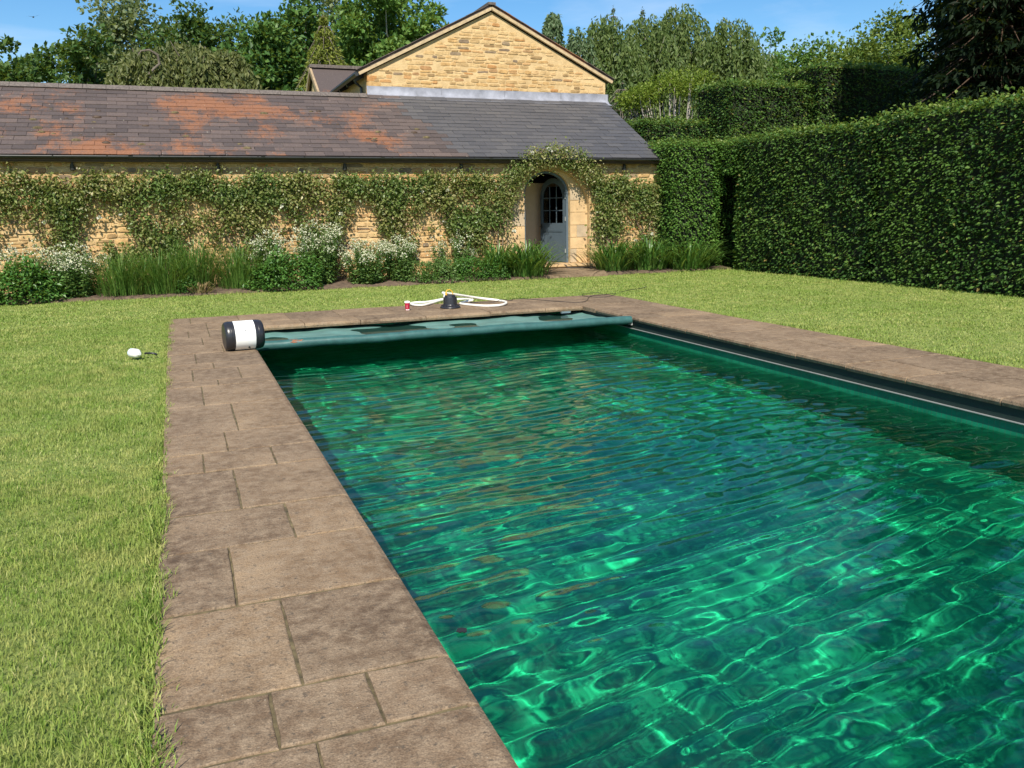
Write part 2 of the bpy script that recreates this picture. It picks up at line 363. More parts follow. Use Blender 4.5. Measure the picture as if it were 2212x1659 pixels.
M['hedge_sunlit'] = leafmat('hedge_sunlit_leaf', [(0, (.026, .080, .014)), (.45, (.050, .135, .022)), (.8, (.095, .205, .036)), (1, (.17, .27, .055))], .28, .55, .22, ((.10, .20, .034), .6), .8)  # lighter copy of the hedge leaf, sunlit tone put into the colour
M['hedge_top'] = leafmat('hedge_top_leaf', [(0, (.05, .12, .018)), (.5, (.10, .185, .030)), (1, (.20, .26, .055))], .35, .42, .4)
M['rose'] = leafmat('rose_leaf', [(0, (.085, .120, .026)), (.4, (.165, .195, .048)), (.75, (.27, .27, .090)), (.92, (.36, .32, .14)), (1, (.25, .14, .08))], .3, .42, .45, ((.070, .155, .032), .6), 1.2)
M['bush'] = leafmat('border_leaf', [(0, (.036, .110, .018)), (.5, (.068, .180, .030)), (1, (.13, .25, .06))], .3, .4, .4)
M['valleaf'] = leafmat('valerian_leaf', [(0, (.050, .115, .026)), (.5, (.095, .185, .045)), (1, (.17, .26, .08))], .3, .45, .35)
M['strap'] = leafmat('strap_leaf', [(0, (.032, .100, .016)), (.5, (.068, .170, .028)), (1, (.15, .26, .06))], .3, .35, .5)
M['thin'] = leafmat('thin_grass_leaf', [(0, (.045, .115, .018)), (.5, (.085, .185, .030)), (1, (.17, .26, .06))], .3, .45, .35)
M['dead'] = leafmat('withered_leaf', [(0, (.20, .13, .07)), (.6, (.34, .25, .14)), (1, (.22, .24, .08))], .3, .6, .2)

# ------------------------------------------------------------------ setting: lawn, bed, paving, pool
PX0, PX1, PY0, PY1 = .76, 5.87, -.6, 11.92        # pool edge of the coping
QX0, QX1, QY0, QY1 = -.20, 7.10, -1.9, 13.45      # outer edge of the paving
WY = 18.5                                         # face of the long stone wall
ZL = -.022
mb = MB()
B = 260
for a, b_, c, d in ((-B, QX0, -B, B), (QX1, B, -B, B), (QX0, QX1, -B, QY0), (QX0, QX1, QY1, B)):
    mb.add([(a, c, ZL), (b_, c, ZL), (b_, d, ZL), (a, d, ZL)], [(0, 1, 2, 3)])
lawn = mb.obj('lawn', M['lawn'], kind='structure', label='mown lawn of pale yellow green grass round the pool', cat='lawn')

rng = np.random.default_rng(11)
def blades(mb, n, x0, x1, y0, y1, h, w, seed, tip=True, keep=None):
    r = np.random.default_rng(seed)
    P = np.stack([r.uniform(x0, x1, n), r.uniform(y0, y1, n), np.full(n, ZL)], 1)
    if keep is not None: P = P[keep(P)]
    n = len(P)
    # tufty: heights drift with position
    t = .75 + .35*np.sin(P[:, 0]*3.1 + 1.7*np.sin(P[:, 1]*2.3)) * np.sin(P[:, 1]*2.7 + 1.3*np.sin(P[:, 0]*1.9))
    H = h*r.uniform(.55, 1.25, n)*np.clip(t, .5, 1.2); A = r.uniform(0, 2*math.pi, n); le = r.uniform(.15, .95, n)*H
    d = np.stack([np.cos(A), np.sin(A), np.zeros(n)], 1); s = np.stack([-np.sin(A), np.cos(A), np.zeros(n)], 1)
    tw = r.normal(0, .5, n)[:, None]; s = norm(s + d*tw); wv = (w*r.uniform(.6, 1.3, n))[:, None]
    up = np.array([0, 0, 1.])
    a0 = P - s*wv*.5; a1 = P + s*wv*.5
    m_ = P + d*(le*.35)[:, None] + up*(H*.6)[:, None]; b0 = m_ - s*wv*.42; b1 = m_ + s*wv*.42
    e = P + d*le[:, None] + up*(H*r.uniform(.75, 1.0, n))[:, None]
    if tip:
        V = np.stack([a0, a1, b0, b1, e], 1).reshape(-1, 3); i = np.arange(n)*5
        mb.add(V, np.stack([np.stack([i, i+1, i+3], 1), np.stack([i, i+3, i+2], 1), np.stack([i+2, i+3, i+4], 1)], 1).reshape(-1, 3))
    else:
        V = np.stack([a0, a1, e], 1).reshape(-1, 3); i = np.arange(n)*3; mb.add(V, np.stack([i, i+1, i+2], 1))
inview = lambda P: P[:, 0] > -.19*P[:, 1] - .6
g = MB()
blades(g, 84000, -1.9, QX0+.012, 1.2, 5.5, .040, .0034, 1, keep=lambda P: P[:, 0] > -.19*P[:, 1] - .5)
blades(g, 80000, -2.9, QX0+.012, 5.5, 9.5, .036, .0060, 2, tip=False, keep=inview)
blades(g, 50000, -3.8, QX0+.010, 9.5, 13.5, .034, .009, 3, tip=False, keep=inview)
blades(g, 95000, -4.6, 12.6, QY1-.01, 17.42, .034, .014, 4, tip=False)
blades(g, 105000, QX1-.01, 12.7, 3.5, QY1, .034, .011, 5, tip=False, keep=lambda P: P[:, 0] < 1.45*P[:, 1] + 1.2)
# longer tufts leaning over the paving edge
for (y0, y1, n, h) in ((1.2, 5.5, 2600, .075), (5.5, 13.4, 2600, .065)):
    blades(g, n, QX0-.06, QX0+.03, y0, y1, h, .005, int(y0*10), True)
eb = np.random.default_rng(55)
for k in range(70):
    yc = eb.uniform(1.3, 13.2); blades(g, int(eb.integers(14, 50)), QX0-.03, QX0+eb.uniform(.03, .085), yc, yc+eb.uniform(.04, .3), eb.uniform(.05, .10), .0045, 500+k, True)
blades(g, 1500, QX0, QX1, QY1-.02, QY1+.05, .06, .008, 77, True)
blades(g, 1500, QX1-.02, QX1+.05, 4, QY1, .06, .008, 78, True)
blades(g, 2500, -4.6, 7.6, 17.3, 17.5, .07, .012, 79, False); blades(g, 1800, 9.2, 12.6, 17.3, 17.65, .07, .012, 80, False)
blades(g, 2600, 12.2, 12.62, 4, 17.3, .07, .012, 81, False)
g.obj('grass', M['grass'], kind='stuff', label='short mown grass blades covering the lawn', cat='grass')

# soil border rising to the wall
V = []; F = []
xs = np.linspace(-9, 12.6, 60); ys = [17.36, 17.42, 17.8, 18.2, WY+.05]
for j, yv in enumerate(ys):
    for xv in xs:
        V.append((xv, yv + (.03*math.sin(xv*2.3)+.02*math.sin(xv*5.1) if j < 2 else 0), ZL-.03 if j == 0 else [0, .012, .06, .10, .12][j] + .012*math.sin(xv*7+j*2)))
for j in range(len(ys)-1):
    for i in range(len(xs)-1):
        a = j*len(xs)+i; F.append((a, a+1, a+1+len(xs), a+len(xs)))
MB().add(V, F).obj('flower_bed', M['soil'], smooth=True, kind='structure', label='strip of brown soil along the foot of the stone wall', cat='flower bed')
# stone path slab up to the door
mb = MB(); P0 = [(7.62, 17.34), (9.15, 17.30), (9.30, 17.75), (9.25, 18.34), (7.66, 18.34)]
zt = [.030, .030, .075, .125, .125]
V = [(x, y, z) for (x, y), z in zip(P0, zt)] + [(x, y, -.05) for x, y in P0]
mb.addp(V, [[0, 1, 2, 3, 4]] + [[i, i+5, (i+1) % 5+5, (i+1) % 5] for i in range(5)])
mb.obj('path', M['slab'], kind='structure', label='brown stone path leading to the arched door', cat='path')

# paving: one slab at a time
pav = thing('paving', None, None); pav['kind'] = 'structure'; pav['label'] = 'brown stone paving slabs edging the swimming pool'; pav['category'] = 'paving'
pr = random.Random(5)
def slab(x0, x1, y0, y1, edge=None, th=.062):
    """one slab with slightly uneven sides; edge names the side that overhangs the pool with a rounded nose"""
    dz = pr.uniform(-.0025, .0025); K = 5; j = lambda a: pr.uniform(0, a)
    a0, a1, b0, b1 = x0+.002, x1-.002, y0+.005, y1-.005
    if edge == 'E': a1 = x1
    if edge == 'W': a0 = x0
    if edge == 'N': b1 = y1
    if edge == 'S': b0 = y0
    O = []                                            # outline: x, y, inward normal, is-nose
    for k in range(K): O.append((a0+(a1-a0)*k/K, b0+(0 if edge == 'S' else j(.007)), 0, 1, edge == 'S'))
    for k in range(K): O.append((a1-(0 if edge == 'E' else j(.005)), b0+(b1-b0)*k/K, -1, 0, edge == 'E'))
    for k in range(K): O.append((a1-(a1-a0)*k/K, b1-(0 if edge == 'N' else j(.007)), 0, -1, edge == 'N'))
    for k in range(K): O.append((a0+(0 if edge == 'W' else j(.005)), b1-(b1-b0)*k/K, 1, 0, edge == 'W'))
    n = len(O); rings = [[(0, -th), (0, -.008), (.0015, -.002), (.006, 0)], [(.010, -th), (.0, -th*.55), (.006, -.012), (.030, 0)]]
    V = []
    for lv in range(4):
        for k, (x, y, nx_, ny_, ns) in enumerate(O):
            c = k % K == 0; i, z = rings[1 if ns else 0][lv]; px_, py_, pn = O[k-1][2], O[k-1][3], O[k-1][4]
            xx, yy = x + nx_*i, y + ny_*i
            if c:
                i2, z2 = rings[1 if pn else 0][lv]; xx += px_*i2; yy += py_*i2; z = min(z, z2)
            V.append((xx, yy, z+dz))
    mb = MB().add(V, [(lv*n+k, lv*n+(k+1) % n, lv*n+n+(k+1) % n, lv*n+n+k) for lv in range(3) for k in range(n)])
    mb.addp(V[3*n:], [list(range(n))]); mb.addp(V[:n], [list(range(n))[::-1]]); mb.obj('slab', M['slab'], pav)
rowsY = [-1.9, -1.2, -.55, .05, .6, 1.15, 1.72, 2.26, 2.58, 3.26, 3.90, 4.42, 5.17, 5.60, 6.13, 7.09, 7.92, 8.20, 8.83, 9.18, 9.88, 10.50, 11.20, 11.90]
cuts = {2.26: [.15, .46], 2.58: [.26], 3.26: [.10], 3.90: [.41], 4.42: [.20], 5.17: [.04, .46], 5.60: [.20], 6.13: [.30], 7.09: [.10], 7.92: [.25], 8.20: [.04, .47], 8.83: [.25], 9.18: [.09], 9.88: [.40], 10.50: [.20], 11.20: [.05, .30], 1.72: [.25], 1.15: [.42], .6: [.1]}
for a, b_ in zip(rowsY[:-1], rowsY[1:]):
    xs_ = [QX0] + cuts.get(a, [pr.choice([.1, .2, .3, .42])]) + [PX0]
    for i in range(len(xs_)-1):
        slab(xs_[i], xs_[i+1], a, b_, 'E' if i == len(xs_)-2 and a < 11.9 and a >= PY0 else None)
# far side: corner square left, then edge course and back course
slab(QX0, .30, 11.90, 12.75); slab(.30, PX0, 11.90, 12.60); slab(QX0, .10, 12.75, QY1); slab(.10, PX0, 12.60 if False else 12.75, QY1); slab(.30, PX0, 12.60, 12.75)
x = PX0; k = 0
while x < PX1-.01:
    w = min(pr.uniform(.75, 1.1), PX1-x)
    if PX1-(x+w) < .35: w = PX1-x
    slab(x, x+w, PY1, PY1+.58, 'S'); x += w
x = PX0
while x < PX1-.01:
    w = min(pr.uniform(.55, 1.05), PX1-x)
    if PX1-(x+w) < .35: w = PX1-x
    if pr.random() < .5: slab(x, x+w, PY1+.58, QY1)
    else: slab(x, x+w, PY1+.58, PY1+1.06); slab(x, x+w, PY1+1.06, QY1)
    x += w
y = -1.9
while y < QY1-.01:
    hgt = min(pr.uniform(.5, .95), QY1-y)
    if QY1-(y+hgt) < .35: hgt = QY1-y
    c1 = PX1 + pr.choice([.45, .6, .72, .5]); on = PY0 < y and y+hgt < PY1+.1
    slab(PX1, c1, y, y+hgt, 'W' if on else None)
    if pr.random() < .4:
        c2 = c1 + (QX1-c1)*pr.uniform(.4, .6); slab(c1, c2, y, y+hgt); slab(c2, QX1, y, y+hgt)
    else: slab(c1, QX1, y, y+hgt)
    y += hgt
x = PX0
while x < PX1-.01:
    w = min(.9, PX1-x); slab(x, x+w, -1.9, -1.2); slab(x, x+w, -1.2, PY0, 'N'); x += w
# bedding under the slabs
mb = MB(); zb = -.0075; ov = .045
for a, b_, c, d in ((QX0+.005, PX0-ov, QY0, QY1-.005), (PX1+ov, QX1-.005, QY0, QY1-.005), (PX0-ov, PX1+ov, QY0, PY0-ov), (PX0-ov, PX1+ov, PY1+ov, QY1-.005)):
    mb.add([(a, c, zb), (b_, c, zb), (b_, d, zb), (a, d, zb)], [(0, 1, 2, 3)])
mb.obj('mortar_bed', M['joint'], pav)

# pool lining
ZW, ZF = -.28, -1.46
lx0, lx1, ly0, ly1 = PX0-.035, PX1+.045, PY0-.03, PY1+.42
pool = thing('pool', None, None); pool['kind'] = 'structure'; pool['label'] = 'rectangular swimming pool lined with green mosaic'; pool['category'] = 'swimming pool'
def pl(name, V, mat):
    o = MB().add(V, [(0, 1, 2, 3)]).obj(name, mat, pool); o.cycles.is_caustics_receiver = True; return o
zt_ = -.0645
pl('pool_floor', [(lx0, ly0, ZF), (lx1, ly0, ZF), (lx1, ly1, ZF), (lx0, ly1, ZF)], M['tile'])
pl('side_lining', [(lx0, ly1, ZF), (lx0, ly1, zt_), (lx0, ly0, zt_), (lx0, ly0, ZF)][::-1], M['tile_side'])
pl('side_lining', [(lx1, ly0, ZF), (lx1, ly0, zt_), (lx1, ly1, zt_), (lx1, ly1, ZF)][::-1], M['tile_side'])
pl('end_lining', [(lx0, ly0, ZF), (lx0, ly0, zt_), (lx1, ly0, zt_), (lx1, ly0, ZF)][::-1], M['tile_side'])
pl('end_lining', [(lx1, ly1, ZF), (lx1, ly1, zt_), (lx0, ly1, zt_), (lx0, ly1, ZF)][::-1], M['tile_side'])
MB().box((lx1-.028, ly0+.02, -.174), (lx1-.001, ly1-.02, -.167)).obj('cover_track', M['track'], pool)
MB().box((lx1-.010, ly0+.02, -.1665), (lx1-.0005, ly1-.02, -.066)).obj('coping_shade_strip', M['coping_shade'], pool)  # added dark strips: coping overhang shade painted along both pool sides
MB().box((lx0+.0005, ly0+.02, -.1625), (lx0+.010, ly1-.02, -.066)).obj('coping_shade_strip', M['coping_shade'], pool)
MB().box((lx0+.001, ly0+.02, -.176), (lx0+.022, ly1-.02, -.163)).obj('cover_track', M['track'], pool)
MB().box((5.52, PY1+.05, -.10), (5.68, PY1+.09, -.0655)).obj('bracket', M['white'], pool)

# water: two crossing trains of ripples, one off each pair of walls
sx_w, sy_w = .025, .0135
xs = np.arange(lx0+.002, lx1-.001, sx_w); ys = np.arange(ly0+.002, ly1-.001, sy_w)
XX, YY = np.meshgrid(xs, ys); ZZ = np.zeros_like(XX); wr = np.random.default_rng(8)
def family(T, Q, lams, spread, curv, seed, p=1.6):
    """long-crested ripples along T, wandering slowly along the crest Q, scaled to a curvature"""
    w = np.random.default_rng(seed); Z = np.zeros_like(T)
    for lam in lams:
        d = math.radians(w.normal(0, spread)); ph = w.uniform(0, 40); wob = lam*(.55*np.sin(Q*w.uniform(.5, 1.1)+ph) + 0.24*np.sin(Q*w.uniform(1.4, 2.6)+2*ph) + .07*np.sin(Q*w.uniform(3.5, 6.0)+T*.7+3*ph))
        env = .55 + .45*np.sin(Q*w.uniform(.5, 1.2)+T*w.uniform(.4, .9)+ph)*np.sin(Q*w.uniform(.3, .7)-T*w.uniform(.6, 1.1)+2*ph)
        Z += lam**p*w.uniform(.7, 1.3)*env*np.sin(2*math.pi*(T*math.cos(d)+Q*math.sin(d)+wob)/lam+ph)
    gy, gx = np.gradient(Z, sy_w, sx_w); c = np.gradient(gy, sy_w, axis=0)+np.gradient(gx, sx_w, axis=1)
    return Z*curv/np.sqrt(np.mean(c**2))
TY = YY + .10*np.sin(XX*.9+.5) + .04*np.sin(XX*2.1+YY*.3) - .06*XX
TX = XX - .14*np.maximum(0, 8.6-YY)**1.3
ZZ += family(TY, XX, [.105, .12, .135, .155, .175, .20, .24, .30], 2.6, 1.95, 3, 1.45)
ZZ += family(TX, YY, [.15, .175, .20, .235, .28, .36], 3.0, .62, 5)
ZZ += family(XX*.6+YY*.8, XX*.8-YY*.6, [.55, .8, 1.2, 1.7], 14, .16, 7, 1.9)
V = np.stack([XX, YY, ZZ+ZW], -1).reshape(-1, 3); ny, nx = XX.shape; idx = np.arange(ny*nx).reshape(ny, nx)
F = np.stack([idx[:-1, :-1], idx[:-1, 1:], idx[1:, 1:], idx[1:, :-1]], -1).reshape(-1, 4)
water = MB().add(V, F).obj('water', M['water'], smooth=True, kind='structure', label='rippled clear green water of the swimming pool', cat='water')
water.cycles.is_caustics_caster = True

# ------------------------------------------------------------------ stone-laying
def stone_protos(seed, k=8):
    """irregular rounded stones, unit width (x) and height (z), standing 1 unit proud of the wall towards -y"""
    out = []; r = random.Random(seed)
    for q in range(k):
        base = [(-.5, -.30), (-.5, .30), (-.36, .5), (.36, .5), (.5, .30), (.5, -.30), (.36, -.5), (-.36, -.5)]
        base = [(x + r.uniform(-.035, .035), z + r.uniform(-.07, .07)) for x, z in base]
        V = [(x, .6, z) for x, z in base] + [(x*.97, -.62 + r.uniform(-.1, .1), z*.94) for x, z in base] + [(x*.80 + r.uniform(-.03, .03), -1 + r.uniform(-.12, .12), z*.72) for x, z in base]
        mb = MB(); F = []
        for lv in (0, 1):
            for i in range(8):
                j = (i+1) % 8; F.append((lv*8+i, lv*8+j, lv*8+8+j, lv*8+8+i))
        mb.add(V, F); mb.addp(V[16:], [list(range(8))]); out.append(mb)
    return out
def lay_courses(x0, x1, z0, z1, seed, hmin=.075, hmax=.15, wmin=.16, wmax=.46):
    """coursed rubble: list of (cx, cz, w, h)"""
    r = random.Random(seed); out = []; z = z0
    while z < z1:
        h = min(r.uniform(hmin, hmax), max(z1-z, .05)); x = x0 - r.uniform(0, .25)
        while x < x1:
            w = r.uniform(wmin, wmax)
            if h > .11 and r.random() < .18:      # a snecked pair: two thin stones in one course
                f = r.uniform(.4, .6)
                out.append((x+w/2, z+h*f/2, w, h*f)); out.append((x+w/2, z+h*(1+f)/2, w, h*(1-f)))
            else: out.append((x+w/2, z+h/2, w, h*r.uniform(.86, 1)))
            x += w
        z += h
    return out

# ------------------------------------------------------------------ the long low barn
barn = thing('barn', 'long low ochre stone barn with brown slate roof and arched doorway', 'building', (0, 0, 0))
EY, EZ = 18.30, 2.655            # eave line
RY, RZ = 21.25, 4.275            # ridge line
BX0, BX1 = -8.0, 11.14
AX, AW = 8.29, 1.0               # outer arch: centre, half width
ASP = 1.42                       # springing height of the outer arch
def in_arch(x, z, g=0): return abs(x-AX) < AW+g and (z < ASP or (x-AX)**2 + (z-ASP)**2 < (AW+g)**2)
def arch_pts(cx, hw, zs, n=16, z0=.05, ky=1.0):
    p = [(cx-hw, z0)] + [(cx - hw*math.cos(t), zs + ky*hw*math.sin(t)) for t in np.linspace(0, math.pi, n)] + [(cx+hw, z0)]
    return p
# wall core with the arched hole
mb = MB(); wy0, wy1 = WY, WY+.5; ztop = 2.78
ap = arch_pts(AX, AW, ASP, 17, 0.0)
for yv, fl in ((wy0, 1), (wy1, -1)):
    V = [(BX0, yv, 0), (BX0, yv, ztop), (BX1+.12, yv, ztop), (BX1+.12, yv, 0)] + [(x, yv, z) for x, z in ap]
    n = len(ap); top = [(x, yv, ztop) for x, z in ap]; V += top
    mb.add([V[0], V[1], (ap[0][0], yv, ztop), (ap[0][0], yv, 0)], [(3, 2, 1, 0)[::fl]])
    mb.add([(ap[-1][0], yv, 0), (ap[-1][0], yv, ztop), V[2], V[3]], [(3, 2, 1, 0)[::fl]])
    for i in range(1, n-2):
        mb.add([(ap[i][0], yv, ap[i][1]), (ap[i+1][0], yv, ap[i+1][1]), (ap[i+1][0], yv, ztop), (ap[i][0], yv, ztop)], [(0, 1, 2, 3)[::fl]])
for i in range(len(ap)-1):
    (xa, za), (xb, zb2) = ap[i], ap[i+1]
    mb.add([(xa, wy0, za), (xb, wy0, zb2), (xb, wy1, zb2), (xa, wy1, za)], [(3, 2, 1, 0)])
mb.add([(BX1+.12, wy0, 0), (BX1+.12, wy1, 0), (BX1+.12, wy1, ztop), (BX1+.12, wy0, ztop)], [(0, 1, 2, 3)])
wall = mb.obj('wall', M['mortar'], barn)
protos = [p.data('stone', M['stone']) for p in stone_protos(3)]; protoV = stone_protos(3)
sts = [s_ for s_ in lay_courses(-7.9, BX1+.08, .05, 2.74, 21) if not in_arch(s_[0], s_[1], .24) and not in_arch(s_[0]-s_[2]/2, s_[1], .13) and not in_arch(s_[0]+s_[2]/2, s_[1], .13) and s_[0]+s_[2]/2 < BX1+.11]
rk = sorted(range(len(sts)), key=lambda i: -(sts[i][2]*sts[i][3]*(1 if sts[i][0] > -3.6 else .1)*(2.0 if sts[i][1] > 2.25 or (.1 < sts[i][1] < 1.1) else 1)))
pick = set(rk[:290]); joined = MB(); sr = random.Random(4)
for i, (cx, cz, w, h_) in enumerate(sts):
    q = sr.randrange(8); d = sr.uniform(.010, .026); fx = sr.choice((-1, 1))
    if i in pick:
        inst('stone', protos[q], wall, Matrix.Translation((cx, WY, cz)) @ Matrix.Rotation(sr.uniform(-.03, .03), 4, 'Y') @ Matrix.Diagonal((w*.95, d, h_*.92, 1)))
    else:
        V = np.concatenate(protoV[q].V[:1])*np.array([w*.95, d, h_*.92]) + np.array([cx, WY, cz])
        joined.add(V, np.concatenate(protoV[q].F[4])); joined.addp(V[16:24], [list(range(8))])
joined.obj('rubble', M['stone_j'], wall, kind='stuff')
# voussoirs round the outer arch
for i in range(19):
    t0, t1 = math.pi*i/19+.012, math.pi*(i+1)/19-.012; V = []
    for yv in (WY-.022, WY+.2):
        for rr, t in ((AW+.005, t0), (AW+.23+.03*(i % 3), t0), (AW+.23+.03*(i % 3), t1), (AW+.005, t1)):
            V.append((AX - rr*math.cos(t), yv, ASP + rr*math.sin(t)))
    MB().add(V, [(0, 1, 2, 3), (7, 6, 5, 4), (0, 4, 5, 1), (1, 5, 6, 2), (2, 6, 7, 3), (3, 7, 4, 0)][:]).obj('arch_stone', M['stone'], wall)

# recessed ashlar round the door opening
door_way = MB(); DY = WY+.13; DX0, DX1, DSP, DZ0 = 7.66, 8.83, 1.86, .225
dcx, dhw = (DX0+DX1)/2, (DX1-DX0)/2
ZA0 = .225
ashl = MB()
def ashlar(x0, x1, z0, z1, k):
    c = .006
    m_ = MB(); d = random.Random(int(x0*100+z0*1000)).uniform(0, .004)
    m_.box((x0+c, DY-d, z0+c), (x1-c, DY+.30, z1-c)); m_.obj('ashlar_block', M['ashlar2'] if k % 3 == 1 else M['ashlar'], wall)
zz = [ZA0, .56, .83, 1.12, 1.42, 1.70, 2.0]
for i in range(6):
    a, b_ = zz[i], zz[i+1]
    for side in (0, 1):
        xa, xb = (AX-AW+.004, DX0) if side == 0 else (DX1, AX+AW-.004)
        if b_ > ASP+.01:
            hh = math.sqrt(max(.05, AW**2-(b_-ASP)**2)); xa, xb = (max(xa, AX-hh+.005), xb) if side == 0 else (xa, min(xb, AX+hh-.005))
        if xb-xa < .08: continue
        if i % 2 == 0: mid = xa + (xb-xa)*(.62 if side == 0 else .38)
        else: mid = None
        if mid and xb-xa > .2: ashlar(xa, mid, a, b_, i+side); ashlar(mid, xb, a, b_, i+side+1)
        else: ashlar(xa, xb, a, b_, i+side+1)
# infill above: a spandrel plate between door arch and outer arch
mb = MB(); o_ = [(AX - (AW-.004)*math.cos(t), ASP + (AW-.004)*math.sin(t)) for t in np.linspace(.25, math.pi-.25, 21)]
i_ = [(dcx - dhw*math.cos(t), DSP + .52*math.sin(t)) for t in np.linspace(0, math.pi, 21)]
for yv, f_ in ((DY+.012, 1),):
    for k in range(20):
        zo0, zo1 = max(o_[k][1], i_[k][1]+.003), max(o_[k+1][1], i_[k+1][1]+.003)
        mb.add([(i_[k][0], yv, i_[k][1]), (i_[k+1][0], yv, i_[k+1][1]), (o_[k+1][0], yv, zo1), (o_[k][0], yv, zo0)], [(0, 1, 2, 3)])
        mb.add([(i_[k][0], yv, i_[k][1]), (i_[k+1][0], yv, i_[k+1][1]), (i_[k+1][0], yv+.28, i_[k+1][1]), (i_[k][0], yv+.28, i_[k][1])], [(3, 2, 1, 0)])
mb.obj('spandrel', M['ashlar'], wall)
# mortar backing of the ashlar
MB().box((AX-AW+.002, DY+.010, .05), (DX0-.004, DY+.29, 1.85)).obj('jamb_core', M['mortar'], wall); MB().box((DX1+.004, DY+.010, .05), (AX+AW-.002, DY+.29, 1.85)).obj('jamb_core', M['mortar'], wall)
# step
MB().box((AX-1.02, WY-.19, .165), (AX+1.03, WY+.42, .222)).box((AX-.98, WY-.15, .02), (AX+.99, WY+.40, .1645)).obj('step', M['ashlar'], barn)

# frame and door leaf, hinged right and swung inwards
FY = DY+.10
mb = MB(); fo = arch_pts(dcx, dhw-.003, DSP, 15, DZ0, .52/dhw); fi = arch_pts(dcx, dhw-.055, DSP, 15, DZ0, .47/(dhw-.055))
for k in range(len(fo)-1):
    for yv, rev in ((FY, 0), (FY+.10, 1)):
        q = [(fo[k][0], yv, fo[k][1]), (fo[k+1][0], yv, fo[k+1][1]), (fi[k+1][0], yv, fi[k+1][1]), (fi[k][0], yv, fi[k][1])]
        mb.add(q, [(3, 2, 1, 0) if not rev else (0, 1, 2, 3)])
    mb.add([(fi[k][0], FY, fi[k][1]), (fi[k+1][0], FY, fi[k+1][1]), (fi[k+1][0], FY+.10, fi[k+1][1]), (fi[k][0], FY+.10, fi[k][1])], [(3, 2, 1, 0)])
frame = mb.obj('door_frame', M['blue'], barn)
leaf = bpy.data.objects.new('door', None); link(leaf, barn); leaf.location = (DX1-.06, FY+.05, DZ0+.012); leaf.rotation_euler = (0, 0, math.radians(-79))
tag(leaf, label='blue grey door with arched glazed top standing open inwards')
LW, LH, LT = dhw*2-.12, 1.60, .045     # leaf runs along -x from the hinge; local z up
def lb(name, x0, x1, z0, z1, y0=0, y1=LT, mat='blue', par=None):
    return MB().box((-x1, y0, z0), (-x0, y1, z1)).obj(name, M[mat], par or leaf)
lb('stile', 0, .10, 0, LH+.12); lb('stile', LW-.10, LW, 0, LH+.02); lb('bottom_rail', .10, LW-.10, 0, .24); lb('lock_rail', .10, LW-.10, .74, .93)
pn = lb('panel', .10, LW-.10, .24, .74, .012, .030)
for nm in ((.10, .125, .24, .74), (LW-.125, LW-.10, .24, .74), (.125, LW-.125, .24, .265), (.125, LW-.125, .715, .74)): lb('moulding', *nm, y0=.004, y1=.0115, par=pn)
zl = .93; gw = LW-.20
def ztop_at(x): t = (x-LW/2)/(LW/2); return LH + .40*math.sqrt(max(0, 1-min(1, abs(t))**2))
mb = MB(); nn = 14   # arched top rail
for k in range(nn):
    xa, xb = LW*k/nn, LW*(k+1)/nn
    lo = lambda x: LH-.10 + .38*math.sqrt(max(0, 1-((x-LW/2)/(LW/2-.09))**2)) if abs(x-LW/2) < LW/2-.09 else LH-.10
    za0, zb0, za1, zb1 = lo(xa), lo(xb), ztop_at(xa), ztop_at(xb)
    V = [(-xa, 0, za0), (-xb, 0, zb0), (-xb, 0, zb1), (-xa, 0, za1), (-xa, LT, za0), (-xb, LT, zb0), (-xb, LT, zb1), (-xa, LT, za1)]
    mb.add(V, [(0, 1, 2, 3), (7, 6, 5, 4), (3, 2, 6, 7), (4, 5, 1, 0)])
mb.obj('top_rail', M['blue'], leaf)
for fx in (1/3, 2/3): lb('glazing_bar', .10+gw*fx-.011, .10+gw*fx+.011, zl, LH+.22, .010, .036)
for zf_ in (zl+.30, zl+.60): lb('glazing_bar', .10, LW-.10, zf_-.011, zf_+.011, .0125, .0335)
for ix in range(3):
    for iz in range(3):
        lb('pane', .10+gw*ix/3, .10+gw*(ix+1)/3, zl+.30*iz, zl+.30*(iz+1) if iz < 2 else LH+.20, .020, .024, 'glass')
hd = MB().tube([(-LW+.05, -.012, .84), (-LW+.05, -.055, .84), (-LW+.16, -.06, .83)], .010, 8).box((-LW+.03, -.008, .77), (-LW+.07, -.001, .90)); hd.obj('handle', M['iron'], leaf)
for zv in (.22, .98, 1.5): MB().tube([(.012, -.006, zv), (.012, -.006, zv+.10)], .012, 8).obj('hinge', M['track'], leaf)

# room behind the door
room = bpy.data.objects.new('room', None); link(room, barn)
MB().add([(6.2, WY+.52, .221), (10.9, WY+.52, .221), (10.9, 21.4, .221), (6.2, 21.4, .221)], [(0, 1, 2, 3)]).obj('room_floor', M['floorin'], room)
MB().box((8.05, 20.1, .222), (10.8, 20.2, 2.15)).obj('partition', M['beige'], room)
MB().box((6.2, 21.0, .222), (10.9, 21.05, 3.3)).obj('back_wall', M['darkwood'], room)
MB().box((10.85, WY+.5, .222), (10.9, 21.0, 2.7)).obj('side_wall', M['beige'], room)
MB().box((6.2, WY+.5, 2.72), (10.9, 21.0, 2.76)).obj('room_ceiling', M['darkwood'], room)
for k, (px_, hh) in enumerate(((8.77, onY(1187, 458, 19.6).z-.222), (8.93, onY(1201, 432, 19.6).z-.222))):
    t = MB().lathe([(.03, 0), (.035, .02), (.035, hh-.14), (.02, hh-.12), (.022, hh-.10), (.045, hh-.06), (.045, hh-.03), (.012, hh)], 12, Matrix.Translation((px_, 19.6, .222)))
    tag(t.obj('candle_stand', M['white'], smooth=True), 'shorter white turned stand with ball top seen through the door glass' if k == 0 else 'taller white turned stand with ball top seen through the door glass', 'stand', 'white stands inside the doorway')

